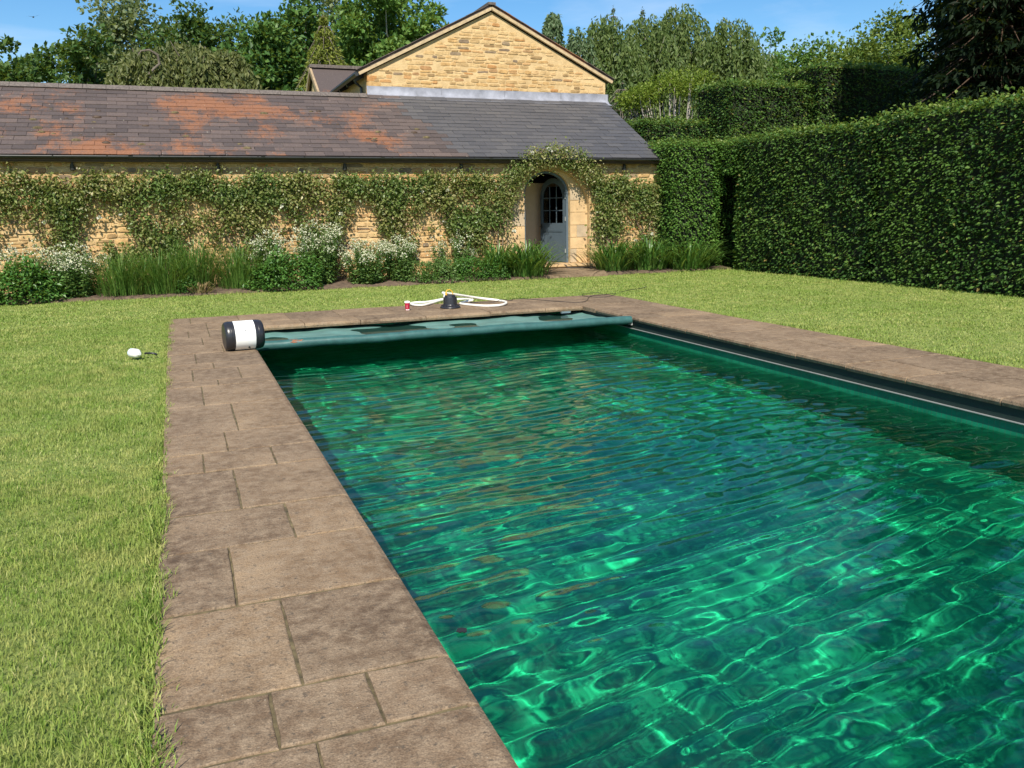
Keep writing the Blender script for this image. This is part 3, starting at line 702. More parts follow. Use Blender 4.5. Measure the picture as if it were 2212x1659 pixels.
# roof
roof = bpy.data.objects.new('roof', None); link(roof, barn)
sl = np.array([0, RY-EY, RZ-EZ]); SLEN = float(np.linalg.norm(sl)); su = sl/SLEN; sn_ = np.cross([1, 0, 0], su)   # along slope, normal
def RP(x, t, o=0): return np.array([x, EY, EZ]) + su*t + sn_*o
V = [RP(BX0, -.0, -.05), RP(BX1-.01, -.0, -.05), RP(BX1-.01, SLEN, -.05), RP(BX0, SLEN, -.05), (BX0, RY+3.0, EZ), (BX1-.01, RY+3.0, EZ)]
V2 = [np.array(v)-np.array([0, 0, .08]) for v in V]
MB().add(V+V2, [(0, 1, 2, 3), (3, 2, 5, 4), (9, 8, 7, 6), (6, 7, 1, 0), (1, 7, 8, 2), (10, 11, 8, 9)]).obj('roof_deck', M['darkwood'], roof)
rr_ = random.Random(9); EXP = SLEN/17; SW = .395
def slate_mb(): return MB().obox((0, 0, 0), (SW/2-.003, 0, 0), (0, .5*EXP*1.55, 0), (0, 0, .006))
sp_old = slate_mb().data('slate', M['so']); sp_new = slate_mb().data('slate', M['sn'])
tilt = .05
cand = []
for c in range(17):
    off = (c % 2)*SW/2; x = BX0+off
    while x < BX1-.05:
        w_ = min(SW, BX1+.01-x); cand.append((c, x+w_/2, w_/SW)); x += SW
vis = sorted([q for q in cand if q[1] > -3.2], key=lambda q: np.linalg.norm(RP(q[1], q[0]*EXP)-np.array(EYE)))
pickS = set(vis[:290]); jo, jn = MB(), MB()
for (c, xx, fw) in cand:
    t = (c+.5*1.55)*EXP-.01; s_new = xx + (c*EXP)*.33 + rr_.uniform(-.25, .25) > 6.15
    ctr = RP(xx+rr_.uniform(-.003, .003), t, .012+rr_.uniform(-.002, .004)); R = np.eye(3)
    a = tilt + rr_.uniform(-.006, .008); yv = su*math.cos(a) - sn_*math.sin(a); zv = sn_*math.cos(a) + su*math.sin(a); skew = rr_.uniform(-.008, .008)
    xv = np.array([1, 0, 0]) + yv*skew
    Mx = Matrix(((xv[0], yv[0], zv[0], ctr[0]), (xv[1], yv[1], zv[1], ctr[1]), (xv[2], yv[2], zv[2], ctr[2]), (0, 0, 0, 1)))
    if (c, xx, fw) in pickS: inst('slate', sp_new if s_new else sp_old, roof, Mx @ Matrix.Diagonal((fw, 1, 1, 1)))
    else: (jn if s_new else jo).obox(ctr, xv*(SW/2*fw-.003), yv*.5*EXP*1.55, zv*.006)
jo.obj('slate_field', M['soj'], roof, kind='stuff'); jn.obj('slate_field', M['snj'], roof, kind='stuff')
# ridge tiles up to the house wall
x = BX0
while x < 4.55:
    x2 = min(x+.46, 4.62); pr_ = []
    for xx in (x+.004, x2-.004):
        for yy, zz_ in ((-.20, -.095), (-.17, -.065), (-.05, .012), (.05, .012), (.2, -.07)): pr_.append((xx, RY+yy, RZ+.035+zz_+rr_.uniform(-.003, .003)))
    mb = MB().add(pr_, [(i, i+1, i+6, i+5) for i in range(4)]); mb.addp(pr_[:5], [[4, 3, 2, 1, 0]]); mb.addp(pr_[5:], [[0, 1, 2, 3, 4]]); mb.obj('ridge_tile', M['ridge'], roof); x = x2
# moss cushions
for k in range(34):
    xx = rr_.uniform(-3, 5.5); t = rr_.uniform(.2, 2.3); p = RP(xx, t, .022); s_ = rr_.uniform(.025, .07)
    MB().lathe([(s_, -.01), (s_*.9, s_*.25), (s_*.5, s_*.5), (.005, s_*.6)], 8, Matrix.Translation(p) @ Matrix.Rotation(.5, 4, 'X') @ Matrix.Diagonal((1.4, .6, 1, 1))).obj('moss_cushion', M['joint'] if k % 3 else M['darkwood'], roof, True)
# gutter
gp = [(-.062*math.cos(t)+0, -.055*math.sin(t)) for t in np.linspace(0, math.pi, 9)]
gut = bpy.data.objects.new('gutter', None); link(gut, barn); gy, gz = EY-.035, EZ-.012
x = BX0
while x < BX1-.05:
    x2 = min(x+2.45, BX1+.02); V = []
    for xx in (x, x2):
        for a, b_ in gp: V.append((xx, gy+a, gz+b_))
        for a, b_ in gp[::-1]: V.append((xx, gy+a*.88, gz+b_*.88))
    n = 18; F = [(i, (i+1) % n, n+(i+1) % n, n+i) for i in range(n)]
    MB().add(V, F).obj('gutter_length', M['gutter'], gut, True)
    V = []
    for xx in (x2-.04, x2+.04):
        for a, b_ in gp: V.append((xx, gy+a*1.12, gz+b_*1.14))
    MB().add(V, [(i, i+1, 10+i, 9+i) for i in range(8)]).obj('gutter_joint', M['gutter'], gut, True); x = x2
x = BX0+.5
while x < BX1:
    V = []
    for xx in (x-.012, x+.012):
        for a, b_ in gp: V.append((xx, gy+a*1.1, gz+b_*1.12))
    MB().add(V, [(i, i+1, 10+i, 9+i) for i in range(8)]).box((x-.012, gy+.06, gz-.03), (x+.012, WY, gz)).obj('bracket', M['gutter'], gut); x += .92
for px_ in (155, 470, 745, 997, 1425, 1350):
    p = onY(px_, 352, WY-.1); q = MB().box((p.x-.018, WY-.10, 2.44), (p.x+.018, WY-.005, 2.53)); q.lathe([(.028, 0), (.05, .11), (.045, .12)], 12, Matrix.Translation((p.x, WY-.10, 2.50)) @ Matrix.Rotation(math.radians(200), 4, 'X'))
    q.obj('spotlight', M['iron'], barn)
# thin fascia and soffit
MB().box((BX0, EY-.005, EZ-.10), (BX1, EY+.018, EZ-.035)).box((BX0, EY+.02, EZ-.07), (BX1, WY, EZ-.05)).obj('fascia', M['darkwood'], barn)

# ------------------------------------------------------------------ gabled stone house behind
HY = 21.35
house = thing('stone_house', 'ochre rubble stone house gable rising behind the barn roof', 'building', (0, 0, 0))
hx0, hx1, hz0 = 4.70, 11.18, 2.6
apx, apz = 7.93, 6.50; eL, eR = (4.46, 4.80), (11.38, 4.84); HB = 33.0
def gz_at(x): return apz - .10 - (abs(x-apx))*(apz-4.82)/(3.46)
V = [(hx0, HY, hz0), (hx1, HY, hz0), (hx1, HY, gz_at(hx1)), (apx, HY, gz_at(apx)), (hx0, HY, gz_at(hx0))]
Vb = [(x, HB, z) for x, y, z in V]; mb = MB(); mb.addp(V+Vb, [[4, 3, 2, 1, 0][::-1], [5, 6, 7, 8, 9][::-1], [0, 4, 9, 5], [1, 6, 7, 2]])
hw = mb.obj('gable_wall', M['mortar'], house)
hp = [p.data('stone', M['stone']) for p in stone_protos(17)]
cnt = 0; extra = MB(); hpv = stone_protos(17)
for cx, cz, w, h_ in lay_courses(hx0+.02, hx1, 4.42, 6.5, 33, .055, .120, .13, .36):
    if cx-w/2 < hx0-.01: cx = hx0+.01+w/2
    if cx+w/2 > hx1: continue
    if cz+h_/2 > gz_at(cx+math.copysign(w/2, cx-apx))-.03: continue
    if sr.random() < .12: continue
    q = sr.randrange(8); d = sr.uniform(.004, .015); cz += sr.uniform(-.012, .012); cnt += 1
    Mx = Matrix.Translation((cx, HY, cz)) @ Matrix.Rotation(sr.uniform(-.05, .05), 4, 'Y') @ Matrix.Diagonal((w*.93, d, h_*.88, 1))
    if cnt <= 300: inst('stone', hp[q], hw, Mx)
    else:
        V = np.concatenate(hpv[q].V[:1])*np.array([w*.93, d, h_*.88]) + np.array([cx, HY, cz]); extra.add(V, np.concatenate(hpv[q].F[4])); extra.addp(V[16:24], [list(range(8))])
if extra.V: extra.obj('rubble', M['stone_j'], hw, kind='stuff')
# corner quoin edge stones on the left
for k, zv in enumerate(np.arange(4.35, 4.75, .14)): MB().box((hx0-.012, HY-.012, zv), (hx0+.22+.1*(k % 2), HY+.2, zv+.125)).obj('stone', M['stone'], hw)
# roof slopes with a mortared verge
hr = bpy.data.objects.new('house_roof', None); link(hr, house)
for sx_, (ex, ez) in ((-1, eL), (1, eR)):
    d = np.array([apx-ex, 0, apz-ez]); L_ = np.linalg.norm(d); d /= L_; nrm_ = np.array([-d[2], 0, d[0]])*(1 if sx_ < 0 else -1); nrm_ = nrm_ if nrm_[2] > 0 else -nrm_
    c = np.array([ex, 0, ez]) + d*L_/2
    MB().obox(c + np.array([0, (HY-.05+HB)/2, 0]) + nrm_*.03, d*(L_/2), (0, (HB-HY+.05)/2, 0), nrm_*.035).obj('roof_slope', M['so'], hr)
    MB().obox(c + np.array([0, HY-.045, 0]) - nrm_*.022, d*(L_/2-.01), (0, .04, 0), nrm_*.035).obj('verge', M['verge'], hr)
    for k in range(22):
        cc = np.array([ex, 0, ez]) + d*(L_*(k+.5)/22) + np.array([0, HY+.01+sr.uniform(-.008, .008), 0]) + nrm_*(.075+sr.uniform(0, .006))
        MB().obox(cc, d*(L_/44*1.15), (0, .10, 0), nrm_*.008).obj('verge_slate', M['so'], hr)
    if sx_ < 0:
        for k in range(9):
            yv = HY+.45+k*1.0; MB().obox(np.array([ex, yv, ez]) + d*.16 - nrm_*.08, d*.2, (0, .04, 0), nrm_*.05).obj('rafter_end', M['gutter'], hr)
        MB().tube([(ex-.03, HY-.05, ez-.02), (ex-.03, HB, ez-.02)], .055, 8).obj('house_gutter', M['gutter'], hr)
        MB().tube([(ex, HY+.5, ez-.06), (ex+.06, HY+.5, ez-.16), (hx0-.06, HY+.5, ez-.26), (hx0-.06, HY+.5, 3.6)], .035, 8).obj('downpipe', M['gutter'], house)
for k in range(24): MB().obox((apx, HY-.1+.45*k+.22, apz+.085), (.10, 0, 0), (0, .222, 0), (0, 0, .03)).obj('ridge_tile', M['ridge'], hr)
# lead flashing: upstand and apron in four sheets
fl = bpy.data.objects.new('flashing', None); link(fl, house)
xsL = [4.66, 6.55, 8.25, 9.85, 11.24]
for a, b_ in zip(xsL[:-1], xsL[1:]):
    n = 8; V = []; F = []
    for i in range(n+1):
        xx = a+(b_-a)*i/n; j = sr.uniform(-.004, .004)
        pts = [(xx, HY-.03, 4.515+j), (xx, HY-.034+j, 4.36), (xx, RY-.03+j, RZ-.02), (xx, *(RP(0, SLEN-.22, .030)[1:]))]
        V += pts
    for i in range(n):
        for k in range(3): F.append((i*4+k+1, (i+1)*4+k+1, (i+1)*4+k, i*4+k))
    MB().add(V, F).obj('lead_sheet', M['lead'], fl, True)
    MB().box((b_-.012, HY-.045, 4.27), (b_+.006, HY-.028, 4.51)).obj('lead_seam', M['lead'], fl)
# wing behind with its own ridge
wing = thing('slate_wing', 'small brown slate roof wing with pale ridge tiles behind the barn ridge', 'building')
wyr, wz = 27.0, 5.93
pa, pb = onY(668, 146, wyr), onY(768, 150, wyr); xa, xb, zr = pa.x, 6.2, (pa.z+pb.z)/2
MB().add([(xa, wyr-2.6, zr-1.75), (xb, wyr-2.6, zr-1.75), (xb, wyr, zr), (xa, wyr, zr), (xa, wyr+2.6, zr-1.75), (xb, wyr+2.6, zr-1.75)], [(0, 1, 2, 3), (3, 2, 5, 4)]).obj('roof_slope', M['so'], wing)
MB().addp([(xa+.12, wyr-2.4, 0), (xa+.12, wyr-2.4, zr-1.75), (xa+.12, wyr, zr-.12), (xa+.12, wyr+2.4, zr-1.75), (xa+.12, wyr+2.4, 0)], [[0, 1, 2, 3, 4]]).obj('wing_gable', M['mortar'], wing)
MB().box((xa+.13, wyr-2.35, 0), (xb, wyr-2.3, zr-1.75)).obj('wing_wall', M['mortar'], wing)
for s_ in (-1, 1): MB().obox((xa+.02, wyr+s_*1.3, zr-.93), (.03, 0, 0), (0, 1.3, -s_*.875), (0, .03*s_, .06)).obj('bargeboard', M['wood'], wing)
for k in range(7): MB().obox((xa+.22+.45*k, wyr, zr+.04), (.222, 0, 0), (0, .11, 0), (0, 0, .045)).obj('ridge_tile', M['ridge'], wing)

# ------------------------------------------------------------------ things round the pool
# slatless fabric cover drawn part of the way out, on its leading bar
cover = thing('pool_cover', 'teal fabric pool cover part drawn over the far end of the pool', 'pool cover', (0, 0, 0))
CY = 10.42
pts = [(x, CY + .012*math.sin(x*2.1), -.045 + .004*math.sin(x*5)) for x in np.linspace(PX0-.03, PX1+.005, 40)]
MB().tube(pts, [.057 + .003*math.sin(i*1.7) for i in range(40)], 12).obj('leading_bar', M['coverbar'], cover, True)
nx_, ny_ = 150, 60; V = []; F = []; cr = np.random.default_rng(6); ph = cr.uniform(0, 6, 8)
for j in range(ny_+1):
    v = j/ny_; yv = CY+.02 + v*(PY1+.30-CY)
    for i in range(nx_+1):
        u = i/nx_; xv = lx0+.03 + u*(lx1-lx0-.06)
        z = -.070 - .052*min(1, v*3.2)**.8 + .02*max(0, v-.72)/.28
        wgt = min(1, v*4)
        z += wgt*(.012*math.sin(xv*2.2+ph[0]+2*v) + .010*math.sin(xv*4.7+ph[1]-5*v) + .006*math.sin(xv*9.1+ph[2]+9*v) + .004*math.sin(17*xv+ph[3]+14*v*math.sin(xv)) + .004*math.sin(v*26+xv*1.5))
        z += .05*max(0, (u-.88)/.12)**1.5*(1-v) + .03*max(0, (.05-u)/.05)*(1-v)
        V.append((xv, yv, z))
for j in range(ny_):
    for i in range(nx_):
        a = j*(nx_+1)+i; F.append((a, a+1, a+nx_+2, a+nx_+1))
MB().add(V, F).obj('fabric', M['cover'], cover, True)
MB().add([(lx0+.06, CY+.10, -.1235), (lx1-.35, CY+.10, -.1235), (lx1-.35, PY1+.1, -.1235), (lx0+.06, PY1+.1, -.1235)], [(0, 1, 2, 3)]).obj('puddle', M['puddle'], cover)
p = onZ(650, 744, -.02); q = MB(); qr = random.Random(3)
for k in range(26):
    a = qr.uniform(-.09, .09); b_ = .2+.5*qr.random(); s_ = qr.uniform(.006, .018); th = qr.uniform(.4, 1.3)
    c = np.array([p.x+a, CY-.0535*math.cos(th), -.045+.0535*math.sin(th)]); q.obox(c, (s_*1.6, 0, .002), (0, s_*.3*math.sin(th), s_*.3*math.cos(th)), (0, -.0012*math.cos(th), .0012*math.sin(th)))
q.obj('rust_patch', M['rust'], cover)['kind'] = 'stuff'
MB().box((PX1+.0, CY-.03, -.12), (PX1+.026, CY+.05, -.03)).obj('end_slider', M['track'], cover)

# drum lying on its side
DR = .165; drum = thing('plastic_drum', 'black plastic drum with white label lying on its side at the pool corner', 'drum', (.62, 9.93, 0), math.radians(7))
Mx = Matrix.Translation((0, 0, DR)) @ Matrix.Rotation(math.radians(90), 4, 'Y')
MB().lathe([(.03, -.214), (.115, -.214), (.140, -.211), (.154, -.201), (.162, -.184), (DR, -.160), (DR, .160), (.162, .184), (.154, .201), (.140, .211), (.115, .214), (.110, .206), (.03, .206)], 36, Mx).obj('drum_body', M['black'], drum, True)
for e in (-.150, .150): MB().lathe([(.164, e-.006), (.167, e-.003), (.167, e+.003), (.164, e+.006)], 36, Mx).obj('rib', M['black'], drum, True)
n = 30; V = []; F = []
for i in range(n+1):
    t = math.radians(-165 + 250*i/n)
    for xx in (-.112, .108): V.append((xx, -(DR+.0015)*math.cos(t), DR + (DR+.0015)*math.sin(t)))
for i in range(n): F.append((2*i, 2*i+1, 2*i+3, 2*i+2))
lab = MB().add(V, F).obj('label', M['label'], drum, True)
for xx, t, w, h_ in ((.0, .42, .012, .004), (.035, -.85, .008, .016), (.046, -.97, .005, .012)):
    MB().obox((xx, -(DR+.0035)*math.cos(t), DR+(DR+.0035)*math.sin(t)), (w, 0, 0), (0, h_*math.sin(t), h_*math.cos(t)), (0, -.0006*math.cos(t), .0006*math.sin(t))).obj('printed_mark', M['black'], lab)
MB().lathe([(.028, 0), (.028, .03), (.022, .034)], 14, Mx @ Matrix.Translation((.09, .03, .204))).obj('screw_cap', M['black'], drum, True)

# paper cup
cup = thing('paper_cup', 'crimson paper coffee cup with white lid on the far paving', 'cup', (3.26, 12.77, 0))
MB().lathe([(.030, 0), (.031, .004), (.0415, .118)], 22).obj('cup_body', M['red'], cup, True)
MB().lathe([(.0445, .117), (.046, .121), (.0455, .128), (.042, .130), (.040, .143), (.034, .1435), (.033, .139)], 22).obj('lid', M['white'], cup, True)
for k in range(9):
    a = -2.6 + k*.27; r0 = .0325
    MB().obox((r0*math.cos(a), r0*math.sin(a), .012), (-.0035*math.sin(a), .0035*math.cos(a), 0), (0.0006*math.cos(a), .0006*math.sin(a), 0), (.0005, 0, .004+.003*(k % 3))).obj('printed_mark', M['white'], cup)
MB().obox((-.014, -.0345, .062), (.0016, .0003, 0), (0, .0006, 0), (0, -.002, .022)).obj('printed_mark', M['white'], cup)

# submersible pump
pump = thing('submersible_pump', 'black submersible pump with flared base standing on the far paving', 'pump', (3.94, 12.72, 0))
MB().lathe([(.155, 0), (.163, .008), (.163, .020), (.150, .032), (.122, .046), (.112, .060), (.110, .075), (.106, .165), (.103, .178)], 28).obj('pump_body', M['black'], pump, True)
MB().lathe([(.092, .1785), (.086, .205), (.070, .213), (.02, .214)], 8).obj('cap', M['black'], pump)
for k in range(16):
    a = 2*math.pi*k/16; MB().obox((.128*math.cos(a), .128*math.sin(a), .048), (.018*math.cos(a), .018*math.sin(a), -.008), (-.004*math.sin(a), .004*math.cos(a), 0), (0, 0, .008)).obj('foot_rib', M['black'], pump)
for k in range(6):
    a = -2.9+k*.55; MB().obox((.1075*math.cos(a), .1075*math.sin(a), .115), (-.002*math.sin(a), .002*math.cos(a), 0), (.003*math.cos(a), .003*math.sin(a), 0), (0, 0, .045)).obj('body_rib', M['black'], pump)
MB().tube([(-.06, 0, .20), (-.075, 0, .235), (-.045, .0, .285), (.0, 0, .290), (.035, 0, .262), (.055, 0, .205)], .007, 8).tube([(-.06, -.01, .20), (-.065, -.01, .25)], .013, 8).obj('yellow_handle', M['yellow'], pump, True)
MB().tube([(-.085, .02, .17), (-.085, .02, .235), (-.115, .02, .25)], .020, 10).obj('outlet_elbow', M['white'], pump, True)

def spline(P, n=12):
    P = np.asarray(P, float); out = []
    Q = np.vstack([2*P[0]-P[1], P, 2*P[-1]-P[-2]])
    for i in range(1, len(Q)-2):
        for t in np.linspace(0, 1, n, endpoint=False):
            a, b_, c, d = Q[i-1], Q[i], Q[i+1], Q[i+2]
            out.append(.5*((2*b_)+(-a+c)*t+(2*a-5*b_+4*c-d)*t*t+(-a+3*b_-3*c+d)*t**3))
    out.append(P[-1]); return np.array(out)
def Z7(x, y, z):  # point seen in the pump close-up, at height z
    k = 2212/2560; return tuple(onZ((980+x*.14467)*k, (710+y*.14467)*k, z))
hp_ = [(3.83, 12.74, .245), Z7(1150, 190, .17), Z7(1500, 243, .07), Z7(1850, 285, .022), Z7(1975, 320, .022), Z7(1880, 365, .022), Z7(1600, 378, .022), Z7(1300, 355, .022), Z7(1180, 335, .022), Z7(1270, 305, .03), Z7(1390, 275, .055), Z7(1250, 262, .03), Z7(1050, 265, .022), Z7(880, 275, .022), Z7(720, 320, .022), Z7(560, 360, .022), Z7(400, 362, .022), Z7(325, 340, .024), Z7(400, 322, .024), Z7(600, 312, .024), Z7(880, 262, .03)]
hs_ = spline(hp_, 14); rad = np.full(len(hs_), .0205); rad[::2] *= .95
tag(MB().tube(hs_, rad, 10).obj('hose', M['hose'], smooth=True), 'white ribbed hose looped behind the black pump', 'hose')
cb = [Z7(1180, 345, .01), Z7(1450, 322, .008), Z7(1740, 318, .008), Z7(1880, 268, .05), Z7(1960, 270, .01), Z7(2060, 283, .008), Z7(2212, 250, .008)]
for a, b_ in ((1250, 653), (1275, 640), (1300, 637), (1330, 634), (1310, 641), (1272, 641), (1258, 636), (1290, 632), (1298, 634)): cb.append(tuple(onZ(a, b_, .008)))
tag(MB().tube(spline(cb, 8), .0045, 5).obj('power_cable', M['black']), 'thin black power cable trailing along the far paving edge', 'cable')
cd = [tuple(onZ(1340, 631, .012)), tuple(onZ(1362, 626, .016)), tuple(onZ(1385, 623, .014)), tuple(onZ(1396, 619, .03)), tuple(onZ(1392, 622, .02))]
tag(MB().tube(spline(cd, 8), .0055, 5).obj('cable_end', M['black']), 'loose black cable end lying on the lawn beyond the paving corner', 'cable')
ce = [(8.05, WY-.02, .23), (8.35, WY-.1, .232), (8.55, WY-.205, .20), (8.62, WY-.25, .14), (9.0, WY-.33, .13), (9.6, WY-.45, .12), (9.95, WY-.6, .10)]
tag(MB().tube(spline(ce, 8), .009, 5).obj('door_cable', M['black']), 'black cable running out over the door step', 'cable')

# bottle and its cap on the lawn
bt = thing('white_bottle', 'short white plastic bottle lying on the grass beside the paving', 'bottle', (-.515, 9.86, .010), math.radians(-52)); bt.scale = (.88, .88, .88)
Mx = Matrix.Translation((0, 0, .052)) @ Matrix.Rotation(math.radians(90), 4, 'Y') @ Matrix.Rotation(math.radians(0), 4, 'X')
MB().lathe([(.02, -.075), (.046, -.075), (.054, -.068), (.056, -.055), (.056, .035), (.052, .052), (.040, .066), (.026, .072)], 22, Mx).obj('bottle_body', M['white'], bt, True)
MB().lathe([(.024, .0725), (.024, .094), (.018, .095)], 16, Mx).obj('neck', M['label'], bt, True)
mb = MB(); V = [];
for i in range(13):
    t = math.radians(100 + 90*i/12)
    for xx in (-.058, -.028): V.append((xx, .0575*math.cos(t), .052+.0575*math.sin(t)))
mb.add(V, [(2*i, 2*i+1, 2*i+3, 2*i+2) for i in range(12)]); mb.obj('label', plain('pale_blue_print', (.55, .70, .85), .4, var=.05), bt)
mb = MB(); pp = [(.055*math.cos(t)*1.0, .028*math.sin(t), .02+.02*math.sin(t*.5)) for t in np.linspace(-.3, 3.6, 14)]
tag(mb.tube(np.array(pp)+np.array([-.36, 9.90, .0]), .0105, 8).obj('black_strap', M['black'], smooth=True), 'small black curved strap lying in the grass by the white bottle', 'strap')

# leaves in and on the water
def floating(name, px_, py_, r, mat, label, cat, z=ZW+.012):
    p = onZ(px_, py_, z); n = 14; rr = random.Random(int(px_)); V = [(p.x, p.y, z+.004)]
    for i in range(n):
        a = 2*math.pi*i/n; q = r*(1+rr.uniform(-.15, .15)); V.append((p.x+q*math.cos(a), p.y+q*.8*math.sin(a), z+rr.uniform(0, .006)))
    V2 = [(x, y, zz_-.003) for x, y, zz_ in V]
    tag(MB().add(V, [(0, i+1, (i+1) % n+1) for i in range(n)]).add(V2, [(0, (i+1) % n+1, i+1) for i in range(n)]).obj(name, mat, smooth=True), label, cat)
floating('dark_leaf', 998, 1362, .024, M['iron'], 'dark round leaf floating close to the long brown paving edge', 'leaf')
floating('pale_leaf', 1900, 848, .055, plain('pale_green_leaf', (.42, .55, .42), .5), 'pale round leaf floating near the far mosaic side', 'leaf')
floating('red_leaf', 1118, 1000, .012, plain('red_leaf', (.25, .03, .02), .5), 'tiny red leaf floating in the middle of the pool', 'leaf')
floating('brown_leaf', 1850, 1880, .030, M['darkwood'], 'ragged brown leaf sunk in the deep green water', 'leaf', ZW-.35)

# bird
pb_ = onY(72, 37, 55); bird = thing('bird', 'small dark bird gliding across the blue sky', 'bird', tuple(pb_), .4)
MB().lathe([(.004, -.13), (.03, -.06), (.04, .02), (.03, .08), (.012, .12), (.002, .14)], 10, Matrix.Rotation(math.radians(90), 4, 'X')).obj('bird_body', M['iron'], bird, True)
for s_ in (-1, 1): MB().add([(0, .05, .01), (s_*.16, .06, .06+.03*s_), (s_*.36, -.03, .09+.09*s_), (s_*.17, -.04, .05+.03*s_), (0, -.05, .01)], [(0, 1, 3), (1, 2, 3), (0, 3, 4)]).obj('wing', M['iron'], bird)

# ------------------------------------------------------------------ hedges
def hedge_surface(mb, mbt, r, faces, dens, size, depth=.17):
    """faces: list of (origin, u, v, normal, top?) rectangles covered with overlapping leaves"""
    for o, u, v, nrm_, top in faces:
        o, u, v, nrm_ = [np.asarray(q, float) for q in (o, u, v, nrm_)]
        area = np.linalg.norm(np.cross(u, v)); n = int(area*dens)
        a, b_ = r.random(n), r.random(n); P = o + a[:, None]*u + b_[:, None]*v
        w_ = P[:, 0]+P[:, 1]; lump = .045*np.sin(w_*1.1+2*np.sin(P[:, 2]*.9+w_*.4))*np.sin(P[:, 2]*1.6+w_*.35+1.1*np.sin(w_*.8)) + .035*np.sin(w_*2.9+1.3*np.sin(P[:, 2]*2.1))*np.sin(P[:, 2]*3.3+1.7*np.sin(w_*1.3)) + .025*np.sin(w_*7.7+2*np.sin(P[:, 2]*4))*np.sin(P[:, 2]*8.1+1.5*np.sin(w_*3.1))
        P = P + nrm_*(lump - depth*r.random(n)**1.5)[:, None]
        if top:
            P[:, 2] += np.abs(r.normal(0, .035, n)) + (r.random(n) < .05)*r.random(n)*.20
            D = norm(r.normal(size=(n, 3))*np.array([1, 1, .5]) + np.array([0, 0, .35])); Nn = norm(np.array([0, 0, 1.]) + .6*r.normal(size=(n, 3)))
        else:
            D = norm(nrm_*.8 + np.array([0, 0, -.38]) + .6*r.normal(size=(n, 3))*np.array([1, 1, .5])); Nn = norm(np.array([0, 0, .85]) + nrm_*.62 + .36*r.normal(size=(n, 3)))
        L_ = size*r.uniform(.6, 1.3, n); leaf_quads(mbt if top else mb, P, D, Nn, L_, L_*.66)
def box_faces(x0, x1, y0, y1, z0, z1, sides='WSNET'):
    f = []
    if 'W' in sides: f.append(((x0, y0, z0), (0, y1-y0, 0), (0, 0, z1-z0), (-1, 0, 0), 0))
    if 'E' in sides: f.append(((x1, y0, z0), (0, y1-y0, 0), (0, 0, z1-z0), (1, 0, 0), 0))
    if 'S' in sides: f.append(((x0, y0, z0), (x1-x0, 0, 0), (0, 0, z1-z0), (0, -1, 0), 0))
    if 'N' in sides: f.append(((x0, y1, z0), (x1-x0, 0, 0), (0, 0, z1-z0), (0, 1, 0), 0))
    if 'T' in sides: f.append(((x0, y0, z1), (x1-x0, 0, 0), (0, y1-y0, 0), (0, 0, 1), 1))
    return f
def hedge(label, boxes, seed, size=.06, dens=1000, topmat='hedge_top', mat='hedge'):
    t = thing('clipped_hedge', label, 'hedge', (boxes[0][0], boxes[0][2], 0)); r = np.random.default_rng(seed); mb, mt, core = MB(), MB(), MB()
    o = np.array(t.location)
    for bx in boxes:
        x0, x1, y0, y1, z0, z1 = bx[:6]; sides = bx[6] if len(bx) > 6 else 'WSNET'; dm = bx[7] if len(bx) > 7 else 1
        hedge_surface(mb, mt, r, box_faces(x0, x1, y0, y1, z0, z1, sides), dens*dm, size/math.sqrt(dm))
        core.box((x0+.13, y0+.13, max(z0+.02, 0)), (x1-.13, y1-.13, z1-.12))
    for m_ in (mb, mt, core): m_.V = [v-o for v in m_.V]
    mb.obj('foliage', M[mat], t, kind='stuff')
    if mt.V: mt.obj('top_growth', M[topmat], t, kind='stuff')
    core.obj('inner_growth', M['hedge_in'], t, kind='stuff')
    return t
HX = 12.52
hedge('long tall clipped dark green hedge facing the long side of the pool', [(HX, HX+1.3, 13.0, 17.25, 0, 3.05, 'WNT'), (HX, HX+1.3, 8.5, 13.0, 0, 3.13, 'WT'), (HX, HX+1.3, 1.0, 8.5, 0, 3.2, 'WST', .45)], 41, .074, 800)
hedge('clipped hedge block standing against the end of the barn wall', [(11.05, 12.46, 17.72, 19.3, 0, 3.02), (12.36, 12.95, 17.30, 18.6, 2.25, 3.02), (12.42, 12.62, 17.75, 18.4, 1.75, 2.5), (12.95, 13.9, 17.27, 19.4, 0, 3.0)], 42, .066, 1050, mat='hedge_sunlit')
hedge('low clipped hedge seen over the hedge block beside the slate roof', [(11.9, 14.3, 20.6, 22, 0, 3.82, 'WST')], 43, .07, 800)
hedge('higher clipped hedge stepped up behind the long tall hedge', [(14.1, 17.1, 19.9, 21.6, 0, 4.80, 'WST')], 44, .07, 800)
hedge('deeply shaded tall hedge under the dark conifers', [(16.9, 28, 19.6, 21.4, 0, 5.35, 'WST')], 45, .085, 480)

# ------------------------------------------------------------------ climbing roses on the wall
def leaf_cloud(mb, r, P, spread, size, up=.5, aspect=.62, back=None):
    n = len(P); Q = P + r.normal(size=(n, 3))*np.asarray(spread)
    if back is not None: Q[:, 1] = np.minimum(Q[:, 1], back - .015)
    D = norm(r.normal(size=(n, 3)) + np.array([0, -.5, -.35])); Nn = norm(np.array([-.1, -.55, up]) + .75*r.normal(size=(n, 3)))
    L_ = size*r.uniform(.55, 1.4, n); leaf_quads(mb, Q, D, Nn, L_, L_*aspect)
def flower(parent, p, r, seed, name='flower', mat='petal'):
    rr = np.random.default_rng(seed); mb = MB(); n = 14
    D = norm(rr.normal(size=(n, 3)) + np.array([-.1, -1.0, .4])); Nn = norm(rr.normal(size=(n, 3))); leaf_quads(mb, np.tile(np.array(p), (n, 1)), D, Nn, r, r*.9); mb.obj(name, M[mat], parent)
